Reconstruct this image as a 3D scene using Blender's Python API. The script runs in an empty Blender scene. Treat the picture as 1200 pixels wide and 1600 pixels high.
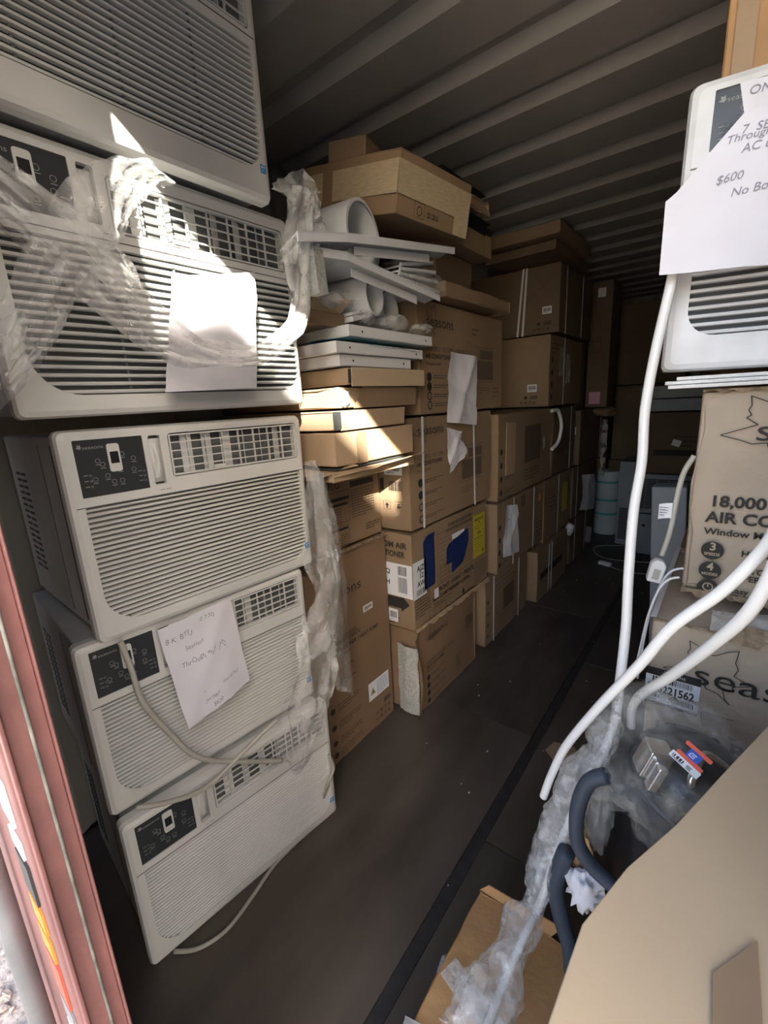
import bpy, math, random
from mathutils import Vector, Matrix, noise
from mathutils.geometry import tessellate_polygon

S = bpy.context.scene
COL = S.collection
V = Vector

# ---------------------------------------------------------------- camera
F_PX, CAM = 697.3, V((1.65, 0.0, 1.4))
PITCH, ROLL, YAW = -0.2374, -0.05343, 0.6665
_F = V((-math.sin(YAW) * math.cos(PITCH), math.cos(YAW) * math.cos(PITCH), math.sin(PITCH)))
_r0 = V((math.cos(YAW), math.sin(YAW), 0)); _u0 = _r0.cross(_F)
_R = math.cos(ROLL) * _r0 + math.sin(ROLL) * _u0
_U = _R.cross(_F)
cam_data = bpy.data.cameras.new('camera'); cam = bpy.data.objects.new('camera', cam_data); COL.objects.link(cam)
cam_data.sensor_fit = 'VERTICAL'; cam_data.sensor_height = 36.0; cam_data.lens = 36.0 * F_PX / 1600.0
cam_data.clip_start = 0.01; cam_data.clip_end = 200
cam.matrix_world = Matrix(((_R.x, _U.x, -_F.x, CAM.x), (_R.y, _U.y, -_F.y, CAM.y), (_R.z, _U.z, -_F.z, CAM.z), (0, 0, 0, 1)))
S.camera = cam

# ---------------------------------------------------------------- light and exposure
SUN_DIR = V((-1.0, 0.80, -0.672)).normalized()          # the way the sunlight travels
world = bpy.data.worlds.new('sky'); S.world = world; world.use_nodes = True
wn = world.node_tree.nodes; wl = world.node_tree.links
bg = wn['Background']; sky = wn.new('ShaderNodeTexSky'); sky.sky_type = 'NISHITA'
sky.sun_disc = False; sky.sun_elevation = math.radians(27.7); sky.sun_rotation = math.atan2(-SUN_DIR.x, -SUN_DIR.y)
sky.air_density = 1.0; sky.dust_density = 2.5; sky.ozone_density = 1.0
wl.new(sky.outputs[0], bg.inputs[0]); bg.inputs[1].default_value = 0.85
sl = bpy.data.lights.new('sun', 'SUN'); sun = bpy.data.objects.new('sun', sl); COL.objects.link(sun)
sl.energy = 30.0; sl.angle = math.radians(0.6); sl.color = (1.0, 0.93, 0.82)
sun.location = (8, -8, 8); sun.rotation_euler = (-SUN_DIR).to_track_quat('Z', 'Y').to_euler()
S.view_settings.view_transform = 'Standard'; S.view_settings.look = 'None'
S.view_settings.exposure = 0.0; S.view_settings.gamma = 1.0; S.view_settings.use_curve_mapping = False


def at(px, py, ax, v):
    """The point of the plane x|y|z = v that the photograph's pixel shows."""
    d = _F + (px - 600) / F_PX * _R - (py - 800) / F_PX * _U
    i = 'xyz'.index(ax)
    return CAM + d * ((v - CAM[i]) / d[i])


# ---------------------------------------------------------------- materials
MATS = {}


def mat(name, col, rough=0.6, metal=0.0, var=0.0, scale=6.0, bump=0.0, bscale=60.0, alpha=1.0, spec=0.5, dirt=None, stretch=None):
    if name in MATS: return MATS[name]
    m = bpy.data.materials.new(name); m.use_nodes = True; MATS[name] = m
    n = m.node_tree.nodes; l = m.node_tree.links; b = n['Principled BSDF']
    b.inputs['Base Color'].default_value = (*col, 1); b.inputs['Roughness'].default_value = rough
    b.inputs['Metallic'].default_value = metal; b.inputs['Alpha'].default_value = alpha
    b.inputs['Specular IOR Level'].default_value = spec
    tc = n.new('ShaderNodeTexCoord'); mp = n.new('ShaderNodeMapping'); l.new(tc.outputs['Object'], mp.inputs[0])
    if stretch: mp.inputs['Scale'].default_value = stretch
    if var > 0:
        t = n.new('ShaderNodeTexNoise'); t.inputs['Scale'].default_value = scale; t.inputs['Detail'].default_value = 6
        l.new(mp.outputs[0], t.inputs['Vector'])
        r = n.new('ShaderNodeValToRGB'); l.new(t.outputs[0], r.inputs[0])
        r.color_ramp.elements[0].position = 0.3; r.color_ramp.elements[1].position = 0.7
        c0 = dirt if dirt else tuple(c * (1 - var) for c in col)
        r.color_ramp.elements[0].color = (*c0, 1)
        r.color_ramp.elements[1].color = (*[min(1, c * (1 + var * 0.6)) for c in col], 1)
        l.new(r.outputs[0], b.inputs['Base Color'])
    if bump > 0:
        t2 = n.new('ShaderNodeTexNoise'); t2.inputs['Scale'].default_value = bscale; t2.inputs['Detail'].default_value = 3
        l.new(mp.outputs[0], t2.inputs['Vector'])
        bp = n.new('ShaderNodeBump'); bp.inputs['Strength'].default_value = bump; bp.inputs['Distance'].default_value = 0.01
        l.new(t2.outputs[0], bp.inputs['Height']); l.new(bp.outputs[0], b.inputs['Normal'])
    return m


def film_mat(name, col=(0.9, 0.9, 0.88), lo=0.18, hi=0.6, rough=0.18, scale=14):
    if name in MATS: return MATS[name]
    m = mat(name, col, rough, spec=1.0, bump=0.9, bscale=38)
    n = m.node_tree.nodes; l = m.node_tree.links; b = n['Principled BSDF']
    tc = n.new('ShaderNodeTexCoord'); t = n.new('ShaderNodeTexNoise'); t.inputs['Scale'].default_value = scale; t.inputs['Detail'].default_value = 4
    l.new(tc.outputs['Object'], t.inputs['Vector'])
    mr = n.new('ShaderNodeMapRange'); mr.inputs[1].default_value = 0.35; mr.inputs[2].default_value = 0.7
    mr.inputs[3].default_value = lo; mr.inputs[4].default_value = hi
    l.new(t.outputs[0], mr.inputs[0]); l.new(mr.outputs[0], b.inputs['Alpha'])
    return m


mat('kraft', (0.27, 0.186, 0.113), 0.75, var=0.16, scale=3, bump=0.15, bscale=90)
mat('kraft_light', (0.42, 0.305, 0.195), 0.75, var=0.12, scale=4, bump=0.15, bscale=90)
mat('kraft_mid', (0.33, 0.225, 0.135), 0.75, var=0.14, scale=4, bump=0.15, bscale=90)
mat('kraft_grey', (0.47, 0.385, 0.29), 0.75, var=0.16, scale=5, bump=0.2, bscale=60)
mat('kraft_dark', (0.155, 0.108, 0.072), 0.75, var=0.2, scale=3, bump=0.15, bscale=90)  # on the far boxes this darker kraft carries the shade of depth
mat('kraft_red', (0.235, 0.150, 0.090), 0.72, var=0.12, scale=3, bump=0.12, bscale=90)
mat('corrugate_edge', (0.30, 0.225, 0.15), 0.85, var=0.5, scale=60)
mat('kraft_tape', (0.30, 0.21, 0.13), 0.3, var=0.1, scale=12, spec=0.6)
mat('fibre_tape', (0.62, 0.50, 0.33), 0.35, var=0.18, scale=30, spec=0.6, stretch=(1, 1, 8))
mat('ink', (0.025, 0.022, 0.02), 0.7)
mat('ink_faint', (0.115, 0.08, 0.055), 0.75)
mat('pen', (0.26, 0.26, 0.31), 0.7)
mat('sticker_white', (0.75, 0.77, 0.80), 0.4)
mat('sticker_yellow', (0.50, 0.42, 0.04), 0.45)
mat('sticker_pink', (0.65, 0.35, 0.50), 0.5)
mat('sticker_orange', (0.8, 0.28, 0.04), 0.5)
mat('blue_tape', (0.010, 0.025, 0.11), 0.55, var=0.2, scale=20, bump=0.3, bscale=40)
mat('energy_blue', (0.05, 0.30, 0.62), 0.4)
mat('ac_white', (0.70, 0.70, 0.67), 0.38, var=0.05, scale=8)
mat('ac_white_scuffed', (0.76, 0.78, 0.80), 0.42, var=0.12, scale=10, dirt=(0.62, 0.63, 0.64))
mat('ac_case', (0.52, 0.53, 0.52), 0.5, var=0.12, scale=8)
mat('slat_back', (0.15, 0.15, 0.145), 0.7)  # also stands in for groove shade over a white backing
mat('slat_dark', (0.05, 0.055, 0.06), 0.7)
mat('louvre_grey', (0.13, 0.135, 0.135), 0.6)
mat('panel_black', (0.035, 0.04, 0.045), 0.25, spec=0.5)
mat('icon_grey', (0.28, 0.29, 0.29), 0.5)
mat('display_dark', (0.02, 0.02, 0.022), 0.15)
mat('paper', (0.74, 0.73, 0.78), 0.65, var=0.05, scale=10)
mat('white_plastic', (0.74, 0.76, 0.78), 0.32, var=0.03)
mat('white_metal', (0.78, 0.78, 0.78), 0.3, var=0.03)
mat('blue_film', (0.05, 0.42, 0.55), 0.3)
mat('foam', (0.78, 0.78, 0.76), 0.8, var=0.08, scale=60, bump=0.4, bscale=120)
mat('grey_foam', (0.42, 0.43, 0.40), 0.85, var=0.25, scale=90, bump=0.5, bscale=120)
mat('cord_white', (0.80, 0.80, 0.79), 0.35)
mat('cord_beige', (0.44, 0.425, 0.37), 0.45, var=0.1, scale=20)
mat('container_paint', (0.36, 0.34, 0.30), 0.55, var=0.10, scale=4, bump=0.1, bscale=30)
mat('door_red', (0.27, 0.115, 0.105), 0.5, var=0.2, scale=7, dirt=(0.18, 0.08, 0.072), bump=0.2, bscale=50)
mat('gasket', (0.25, 0.25, 0.22), 0.6, var=0.5, scale=40)
mat('galvanised', (0.42, 0.43, 0.44), 0.45, 0.6, var=0.3, scale=12)
mat('floor_ply', (0.098, 0.082, 0.070), 0.55, var=0.45, scale=5, bump=0.25, bscale=25, stretch=(1, 0.3, 1))
mat('floor_ply_b', (0.082, 0.071, 0.063), 0.55, var=0.5, scale=7, bump=0.25, bscale=25, stretch=(1, 0.3, 1))
mat('seam_dark', (0.035, 0.035, 0.037), 0.6, var=0.4, scale=30)
mat('black_plastic', (0.012, 0.012, 0.014), 0.35)
mat('blue_grey_hose', (0.045, 0.06, 0.085), 0.55)
mat('compressor', (0.022, 0.025, 0.03), 0.3, 0.2)
mat('steel', (0.6, 0.6, 0.6), 0.2, 0.9)
mat('strap_white', (0.72, 0.73, 0.76), 0.35)
mat('board_tan', (0.52, 0.40, 0.26), 0.7, var=0.05, scale=2, bump=0.02, bscale=180)
mat('wood_card', (0.50, 0.29, 0.13), 0.6, var=0.25, scale=5, bump=0.2, bscale=40)
mat('grey_unit', (0.30, 0.34, 0.38), 0.5, var=0.1, scale=6)
mat('roll_white', (0.55, 0.62, 0.64), 0.4, var=0.15, scale=4)
mat('teal_tape', (0.10, 0.38, 0.38), 0.4)
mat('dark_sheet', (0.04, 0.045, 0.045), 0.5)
mat('red_print', (0.75, 0.12, 0.07), 0.4)
mat('blue_print', (0.03, 0.10, 0.50), 0.4)
mat('gravel', (0.62, 0.54, 0.46), 0.9, var=0.5, scale=40, bump=0.8, bscale=60)
film_mat('clear_film', (0.88, 0.88, 0.85), 0.18, 0.55, 0.14)
film_mat('thin_film', (0.84, 0.85, 0.84), 0.12, 0.42, 0.14)
film_mat('bubble_film', (0.84, 0.84, 0.84), 0.16, 0.46, 0.12, scale=40)
film_mat('bag_film', (0.84, 0.84, 0.80), 0.03, 0.20, 0.06, scale=12)
M = MATS


# ---------------------------------------------------------------- mesh helpers
class MB:
    def __init__(s): s.v = []; s.f = []; s.m = []; s.mi = 0; s.mats = []

    def add(s, vs, fs):
        o = len(s.v); s.v += [tuple(p) for p in vs]
        s.f += [tuple(i + o for i in f) for f in fs]; s.m += [s.mi] * len(fs)

    def box(s, lo, hi, mx=None):
        p = [V((x, y, z)) for x in (lo[0], hi[0]) for y in (lo[1], hi[1]) for z in (lo[2], hi[2])]
        if mx is not None: p = [mx @ q for q in p]
        s.add(p, [(0, 1, 3, 2), (4, 6, 7, 5), (0, 4, 5, 1), (2, 3, 7, 6), (0, 2, 6, 4), (1, 5, 7, 3)])

    def prism(s, pts, off):
        """pts: planar 3D loop; off: extrusion vector."""
        n = len(pts); pts = [V(p) for p in pts]; off = V(off)
        tri = tessellate_polygon([pts])
        fs = [tuple(t) for t in tri] + [tuple(n + i for i in reversed(t)) for t in tri]
        fs += [(i, (i + 1) % n, n + (i + 1) % n, n + i) for i in range(n)]
        s.add(pts + [p + off for p in pts], fs)

    def tube(s, pts, r, n=10, closed=False, cap=True):
        pts = [V(p) for p in pts]; k = len(pts)
        rr = r if callable(r) else (lambda t: r)
        t0 = (pts[1] - pts[0]).normalized(); nrm = t0.orthogonal().normalized(); rings = []
        for i, p in enumerate(pts):
            a = pts[min(i + 1, k - 1)] - pts[max(i - 1, 0)]
            t = a.normalized(); nrm = (nrm - t * nrm.dot(t)).normalized(); b = t.cross(nrm); q = rr(i / (k - 1))
            rings.append([p + (nrm * math.cos(2 * math.pi * j / n) + b * math.sin(2 * math.pi * j / n)) * q for j in range(n)])
        vs = [v for rg in rings for v in rg]
        fs = [(i * n + j, i * n + (j + 1) % n, (i + 1) * n + (j + 1) % n, (i + 1) * n + j) for i in range(k - 1) for j in range(n)]
        if cap: fs += [tuple(range(n - 1, -1, -1)), tuple((k - 1) * n + j for j in range(n))]
        s.add(vs, fs)

    def grid(s, P, nu, nv):
        s.add([P(i / nu, j / nv) for j in range(nv + 1) for i in range(nu + 1)],
              [(j * (nu + 1) + i, j * (nu + 1) + i + 1, (j + 1) * (nu + 1) + i + 1, (j + 1) * (nu + 1) + i) for j in range(nv) for i in range(nu)])

    def mesh(s, name, smooth=False):
        me = bpy.data.meshes.new(name); me.from_pydata(s.v, [], s.f); me.update()
        if smooth: me.polygons.foreach_set('use_smooth', [True] * len(me.polygons))
        return me

    def build(s, name, material, parent=None, smooth=False, bevel=0, loc=None, recalc=False):
        me = s.mesh(name, smooth)
        if recalc or bevel:
            import bmesh
            bm = bmesh.new(); bm.from_mesh(me); bmesh.ops.recalc_face_normals(bm, faces=bm.faces); bm.to_mesh(me); bm.free()
        for mm in (material if isinstance(material, (list, tuple)) else [material]): me.materials.append(M[mm])
        if isinstance(material, (list, tuple)): me.polygons.foreach_set('material_index', s.m)
        o = bpy.data.objects.new(name, me); COL.objects.link(o)
        if parent: o.parent = parent
        if loc: o.location = loc
        if bevel:
            b = o.modifiers.new('bevel', 'BEVEL'); b.width = bevel; b.segments = 2; b.limit_method = 'ANGLE'; b.angle_limit = 0.6
            me.polygons.foreach_set('use_smooth', [True] * len(me.polygons))
            w = o.modifiers.new('wn', 'WEIGHTED_NORMAL'); w.keep_sharp = False
        return o


def tag(o, label=None, cat=None, group=None, kind=None):
    if label: o['label'] = label
    if cat: o['category'] = cat
    if group: o['group'] = group
    if kind: o['kind'] = kind
    return o


def thing(name, loc=(0, 0, 0), rot=(0, 0, 0), label=None, cat=None, group=None, kind=None):
    o = bpy.data.objects.new(name, None); COL.objects.link(o); o.location = loc; o.rotation_euler = rot
    o.empty_display_size = 0.1
    return tag(o, label, cat, group, kind)


def spline(pts, n):
    pts = [V(p) for p in pts]; k = len(pts); out = []
    for q in range(n + 1):
        t = q / n * (k - 1); i = min(int(t), k - 2); u = t - i
        p0, p1, p2, p3 = pts[max(i - 1, 0)], pts[i], pts[i + 1], pts[min(i + 2, k - 1)]
        out.append(0.5 * ((2 * p1) + (p2 - p0) * u + (2 * p0 - 5 * p1 + 4 * p2 - p3) * u * u + (3 * p1 - p0 - 3 * p2 + p3) * u ** 3))
    return out


def nz(p, s=1.0, o=0.0): return noise.noise(V(p) * s + V((o, o * 1.7, -o)))


# text: glyph geometry made once per string
_GL = {}


def glyphs(s, bold=False):
    k = (s, bold)
    if k not in _GL:
        c = bpy.data.curves.new('t', 'FONT'); c.body = s; c.size = 1; c.resolution_u = 3
        if bold: c.offset = 0.028
        o = bpy.data.objects.new('t', c); me = bpy.data.meshes.new_from_object(o)
        vs = [(v.co.x, v.co.y) for v in me.vertices]; fs = [tuple(p.vertices) for p in me.polygons]
        bpy.data.objects.remove(o); bpy.data.meshes.remove(me); bpy.data.curves.remove(c)
        _GL[k] = (vs, fs, max([v[0] for v in vs] or [0]))
    return _GL[k]


LEAF = [(-1.0, -.12), (-.22, .2), (-.48, .42), (-.38, .5), (-.46, .66), (-.40, .8), (-.44, 1.08), (-.1, .9), (.12, .74), (.22, .8), (.42, .98), (.66, 1.1),
        (.62, .66), (.70, .45), (.62, .2), (1.0, .0), (.62, -.2), (.66, -.36), (.42, -.36), (.5, -.7), (.62, -.86), (.3, -.55), (.05, -.5), (.02, -.36), (-.3, -.4), (-.5, -.3)]


class Ink:
    """Flat print on a face. frame = (origin, right, up, normal, width, height)"""

    def __init__(s, fr, lift=0.0012): s.o, s.r, s.u, s.n, s.w, s.h = fr; s.mb = MB(); s.lift = lift

    def P(s, u, v, e=0): return s.o + s.r * u + s.u * v + s.n * (s.lift + e)

    def rect(s, u, v, w, h): s.mb.add([s.P(u, v), s.P(u + w, v), s.P(u + w, v + h), s.P(u, v + h)], [(0, 1, 2, 3)]); return s

    def poly(s, pts):
        q = [V((a, b, 0)) for a, b in pts]; s.mb.add([s.P(a, b) for a, b in pts], [tuple(t) for t in tessellate_polygon([q])]); return s

    def line(s, a, b, t):
        d = V((b[0] - a[0], b[1] - a[1])); L = d.length or 1; n = V((-d.y, d.x)) / L * t / 2
        s.mb.add([s.P(a[0] + n.x, a[1] + n.y), s.P(a[0] - n.x, a[1] - n.y), s.P(b[0] - n.x, b[1] - n.y), s.P(b[0] + n.x, b[1] + n.y)], [(0, 1, 2, 3)]); return s

    def loop(s, pts, t, closed=True):
        for i in range(len(pts) - (0 if closed else 1)): s.line(pts[i], pts[(i + 1) % len(pts)], t)
        return s

    def box(s, u, v, w, h, t=0.0012): return s.loop([(u, v), (u + w, v), (u + w, v + h), (u, v + h)], t)

    def disc(s, u, v, r, n=20): return s.poly([(u + r * math.cos(2 * math.pi * i / n), v + r * math.sin(2 * math.pi * i / n)) for i in range(n)])

    def ring(s, u, v, r, t, n=18): return s.loop([(u + r * math.cos(2 * math.pi * i / n), v + r * math.sin(2 * math.pi * i / n)) for i in range(n)], t)

    def text(s, st, u, v, size, bold=False, xs=1.0, rot=0.0, shear=0.0, anchor='l'):
        vs, fs, w = glyphs(st, bold); c, sn = math.cos(rot), math.sin(rot)
        off = 0 if anchor == 'l' else (-w / 2 if anchor == 'c' else -w)
        o = []
        for x, y in vs:
            x = (x + off + y * shear) * size * xs; y = y * size; o.append(s.P(u + x * c - y * sn, v + x * sn + y * c))
        s.mb.add(o, fs); return s

    def lines(s, u, v, w, n, pitch, t=0.0018, seed=0):
        """rows of print too small to read"""
        rg = random.Random(seed)
        for i in range(n):
            x = u; end = u + w * (1 if i < n - 1 else 0.6)
            while x < end:
                k = min(end - x, rg.uniform(.006, .022)); s.rect(x, v - i * pitch, k, t); x += k + 0.003
        return s

    def bars(s, u, v, w, h, seed=1):
        rg = random.Random(seed); x = u
        while x < u + w:
            t = rg.choice((.001, .0016, .0028)) * max(1, w / .08); s.rect(x, v, min(t, u + w - x), h); x += t + rg.choice((.0012, .002)) * max(1, w / .08)
        return s

    def logo(s, u, v, size, leaf=1.0, word='seasons'):
        s.text(word, u, v, size, xs=1.22)
        L = size * 1.05 * leaf; t = size * 0.035
        s.loop([(u + size * .55 + a * L, v + size * .28 + b * L) for a, b in LEAF], t); return s

    def icon(s, u, v, k, a=0.016):
        s.box(u, v, a, a, .0009)
        if k % 4 == 0: s.poly([(u + a * .5, v + a * .85), (u + a * .2, v + a * .5), (u + a * .8, v + a * .5)]); s.rect(u + a * .4, v + a * .15, a * .2, a * .4)
        elif k % 4 == 1: s.disc(u + a * .5, v + a * .55, a * .3, 8); s.rect(u + a * .46, v + a * .1, a * .08, a * .4)
        elif k % 4 == 2: s.poly([(u + a * .3, v + a * .9), (u + a * .7, v + a * .9), (u + a * .55, v + a * .45), (u + a * .45, v + a * .45)]); s.rect(u + a * .3, v + a * .12, a * .4, a * .06); s.rect(u + a * .47, v + a * .15, a * .06, a * .3)
        else: s.rect(u + a * .25, v + a * .2, a * .5, a * .3); s.rect(u + a * .35, v + a * .6, a * .3, a * .15)
        return s

    def build(s, name='printing', material='ink', parent=None): return s.mb.build(name, material, parent)


# ---------------------------------------------------------------- cartons
def rounded_box(lo, hi, r, seg, dent, seed, sag=0.0):
    """box with soft worn edges: every face a grid, pushed in a little by noise"""
    mb = MB(); lo = V(lo); hi = V(hi); L = hi - lo
    r = min(r, min(L) * .3)

    def cs(k):
        a = [0, r * .45, r, r * 2.2]; inner = max(1, int(round((L[k] - 4.4 * r) / seg)))
        if L[k] < 6 * r: return [0, r * .45, r, L[k] - r, L[k] - r * .45, L[k]]
        return a + [2.2 * r + (L[k] - 4.4 * r) * i / inner for i in range(1, inner)] + [L[k] - 2.2 * r, L[k] - r, L[k] - r * .45, L[k]]
    C = [cs(0), cs(1), cs(2)]; idx = {}

    def pt(p):
        key = tuple(round(c, 6) for c in p)
        if key in idx: return idx[key]
        p = V(p); inn = V([min(max(p[i], r), L[i] - r) for i in range(3)]); d = p - inn
        q = inn + (d.normalized() * r if d.length > 1e-9 else d)
        w = lo + q; edge = sum(1 for i in range(3) if p[i] < 2.3 * r or p[i] > L[i] - 2.3 * r)
        a = abs(nz(w, 6, seed)) * dent * (1.0 if edge < 2 else 1.6) + abs(nz(w, 21, seed + 3)) * dent * (.25 if edge < 2 else 1.0)
        ctr = lo + L * .5
        for i in range(3):
            if p[i] < 1e-6: w[i] += a
            elif p[i] > L[i] - 1e-6: w[i] -= a
        idx[key] = len(mb.v); mb.v.append(tuple(w)); return idx[key]
    for ax in range(3):
        i, j = [(1, 2), (2, 0), (0, 1)][ax]
        for side in (0, 1):
            k = L[ax] if side else 0
            for a in range(len(C[i]) - 1):
                for b in range(len(C[j]) - 1):
                    def mk(x, y):
                        p = [0, 0, 0]; p[ax] = k; p[i] = x; p[j] = y; return pt(p)
                    q = (mk(C[i][a], C[j][b]), mk(C[i][a + 1], C[j][b]), mk(C[i][a + 1], C[j][b + 1]), mk(C[i][a], C[j][b + 1]))
                    mb.f.append(q if side else q[::-1]); mb.m.append(0)
    return mb


class Carton:
    def __init__(s, label, x0, x1, y0, y1, z0, z1, rot=(0, 0, 0), m='kraft', seed=0, dent=0.006, r=0.006, cat='box', group=None, name='cardboard_box', tape=(), seg=0.09):
        s.w, s.d, s.h = x1 - x0, y1 - y0, z1 - z0; w, d, h = s.w, s.d, s.h
        s.root = thing(name, ((x0 + x1) / 2, (y0 + y1) / 2, z0), rot, label, cat, group)
        s.body = rounded_box((-w / 2, -d / 2, 0), (w / 2, d / 2, h), r, seg, dent, seed).build('box_body', m, s.root, smooth=True)
        for t in tape: s.tape(t)

    def frame(s, f):
        w, d, h = s.w, s.d, s.h
        return {'front': (V((-w / 2, -d / 2, 0)), V((1, 0, 0)), V((0, 0, 1)), V((0, -1, 0)), w, h),
                'right': (V((w / 2, -d / 2, 0)), V((0, 1, 0)), V((0, 0, 1)), V((1, 0, 0)), d, h),
                'left': (V((-w / 2, d / 2, 0)), V((0, -1, 0)), V((0, 0, 1)), V((-1, 0, 0)), d, h),
                'top': (V((-w / 2, -d / 2, h)), V((1, 0, 0)), V((0, 1, 0)), V((0, 0, 1)), w, d)}[f]

    def ink(s, f, lift=0.0016): return Ink(s.frame(f), lift)

    def patch(s, f, u, v, w, h, material, name='label_sticker', t=0.0008, lift=0.0014, rot=0.0, poly=None):
        """a thin sticker, tape or strap laid on a face; returns it and the frame of its surface"""
        o, r, up, n, _, _ = s.frame(f); c, sn = math.cos(rot), math.sin(rot)
        r2 = r * c + up * sn; u2 = up * c - r * sn; o2 = o + r * u + up * v + n * lift
        pts = poly if poly else [(0, 0), (w, 0), (w, h), (0, h)]
        mb = MB(); mb.prism([o2 + r2 * a + u2 * b for a, b in pts], n * t)
        ob = mb.build(name, material, s.root, recalc=True)
        return ob, (o2 + n * t, r2, u2, n, w, h)

    def tape(s, t):
        f, kind, a, b = t; fr = s.frame(f)
        if kind == 'v': s.patch(f, a - b / 2, 0.004, b, fr[5] - .008, 'kraft_tape', 'tape')
        else: s.patch(f, 0.004, a - b / 2, fr[4] - .008, b, 'kraft_tape', 'tape')

    def strap(s, f, u, w=0.013, tilt=0.0, lift=0.0025):
        fr = s.frame(f); s.patch(f, u, 0, w, fr[5], 'strap_white', 'strap', 0.0012, lift, poly=[(0, 0), (w, 0), (w + tilt, fr[5]), (tilt, fr[5])])

    def barcode(s, f, u, v, w=0.07, h=0.04, seed=3):
        p, fr = s.patch(f, u, v, w, h, 'sticker_white'); Ink(fr, .0004).bars(w * .12, h * .3, w * .76, h * .5, seed).lines(w * .15, h * .14, w * .7, 1, .01).build(parent=p)


def seasons_face(c, f, strength='ink', btu='12,000 BTU / 10.2 CEER - 230/208 V', sub='Through the Wall', nums=('3', '4'), lsz=0.05, tx=0.05, art=True, top=0.80, side=1):
    """the print of the air conditioner cartons' wide face"""
    i = c.ink(f); w, h = i.w, i.h
    i.logo(w * tx + .01, h * (top + .04), lsz)
    i.text(btu, w * tx, h * (top - .17), lsz * .42, xs=.92); i.text('AIR CONDITIONER', w * tx, h * (top - .17) - lsz * .5, lsz * .42, True)
    i.text(sub, w * tx, h * (top - .17) - lsz * .95, lsz * .27)
    y = h * (top - .17) - lsz * 1.75; st = (y - .03) / 3.2
    for k in range(4):
        if y < .02: break
        i.ring(w * tx + .022, y, .015, .006) if k > 1 else i.disc(w * tx + .022, y, .018)
        i.lines(w * tx + .055, y + .004, w * .2, 2, .009, .003, seed=k); y -= st
    i.build(parent=c.root, material=strength)
    if art:
        j = c.ink(f, .0013); u0, v0 = w * .56, h * .30; a, b = w * .3, h * .36
        j.box(u0, v0, a, b, .002); j.rect(u0 + .01, v0 + .01, a - .02, b * .55); j.rect(u0 + a * .35, v0 + b * .66, a * .6, b * .26)
        j.loop([(u0, v0), (u0 - .05, v0 + .05), (u0 - .05, v0 + b + .02), (u0, v0 + b)], .002, False)
        j.lines(u0, v0 - .03, a * .8, 3, .012, .003, seed=9)
        j.build(parent=c.root, material='ink_faint')


def end_marks(c, f, u=.03, v=.03, seed=1):
    i = c.ink(f)
    for k in range(4): i.icon(u + k * .03, v, k, .02)
    i.rect(u + .03, v + .035, .018, .018); i.bars(u + .07, v + .033, .05, .022, seed); i.build(parent=c.root, material='ink')


# ================================================================ the container
def corr(along, lo, hi, pitch, depth, flat_out=.40, slope=.12):
    """points (position, offset) of a trapezoid corrugation"""
    out = []; p = lo
    while p < hi:
        a = pitch * flat_out; b = pitch * slope; c = pitch * (1 - flat_out - 2 * slope)
        out += [(p, 0), (p + a, 0), (p + a + b, depth), (p + a + b + c, depth)]; p += pitch
    out.append((p, 0)); return [(min(q, hi), d) for q, d in out]


Y0, Y1, X1, ZC = 0.10, 5.95, 2.35, 2.385
mb = MB(); pr = corr('y', Y0 - .02, Y1, .2800, .030, .12, .13)
pr = [(y + .0, d) for y, d in pr]
for (a, da), (b, db) in zip(pr, pr[1:]):
    if b > a: mb.add([(0, a, ZC + .03 - da), (X1, a, ZC + .03 - da), (X1, b, ZC + .03 - db), (0, b, ZC + .03 - db)], [(0, 3, 2, 1)])
mb.add([(-.06, -.05, ZC + .06), (X1 + .06, -.05, ZC + .06), (X1 + .06, Y1, ZC + .06), (-.06, Y1, ZC + .06)], [(0, 1, 2, 3)])
tag(mb.build('ceiling', 'container_paint'), kind='structure')
for nm, X, sg in (('wall_left', 0.0, 1), ('wall_right', X1, -1)):
    mb = MB(); pr = corr('y', Y0, Y1, .278, .036, .26, .24)
    for (a, da), (b, db) in zip(pr, pr[1:]):
        if b > a: mb.add([(X + sg * (da - .036), a, 0), (X + sg * (db - .036), b, 0), (X + sg * (db - .036), b, ZC + .04), (X + sg * (da - .036), a, ZC + .04)], [(0, 1, 2, 3)])
    mb.box((X - sg * .045 if sg > 0 else X + .04, Y0 - .02, -.02), (X - .04 if sg > 0 else X + .045, Y1, ZC + .06))
    tag(mb.build(nm, 'container_paint'), kind='structure')
mb = MB(); pr = corr('x', 0, X1, .25, .04, .3, .2)
for (a, da), (b, db) in zip(pr, pr[1:]):
    if b > a: mb.add([(a, Y1 - da, 0), (b, Y1 - db, 0), (b, Y1 - db, ZC + .04), (a, Y1 - da, ZC + .04)], [(0, 1, 2, 3)])
mb.box((-.04, Y1 + .002, -.02), (X1 + .04, Y1 + .04, ZC + .06))
tag(mb.build('wall_back', 'container_paint'), kind='structure')
mb = MB(); mb.box((-.05, Y0 - .03, -.15), (X1 + .05, Y1 + .03, -.02))
fl = tag(mb.build('floor', 'seam_dark'), kind='structure')
SX = 1.128
k = 0
for (xa, xb) in ((.003, SX - .02), (SX + .02, X1 - .003)):
    y = Y0 + (0 if xa < 1 else .0)
    cuts = [Y0, 1.62, 2.84, 4.06, 5.28, Y1] if xa < 1 else [Y0, 1.08, 2.30, 3.52, 4.74, Y1]
    for a, b in zip(cuts, cuts[1:]):
        m_ = MB(); m_.box((xa, a + .002, -.02), (xb, b - .002, 0)); m_.build('plywood_sheet', ('floor_ply', 'floor_ply_b')[k % 2], fl, bevel=.0015); k += 1
m_ = MB(); m_.box((SX - .018, Y0, -.02), (SX + .018, Y1, -.004)); m_.build('floor_strip', 'seam_dark', fl)
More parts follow.
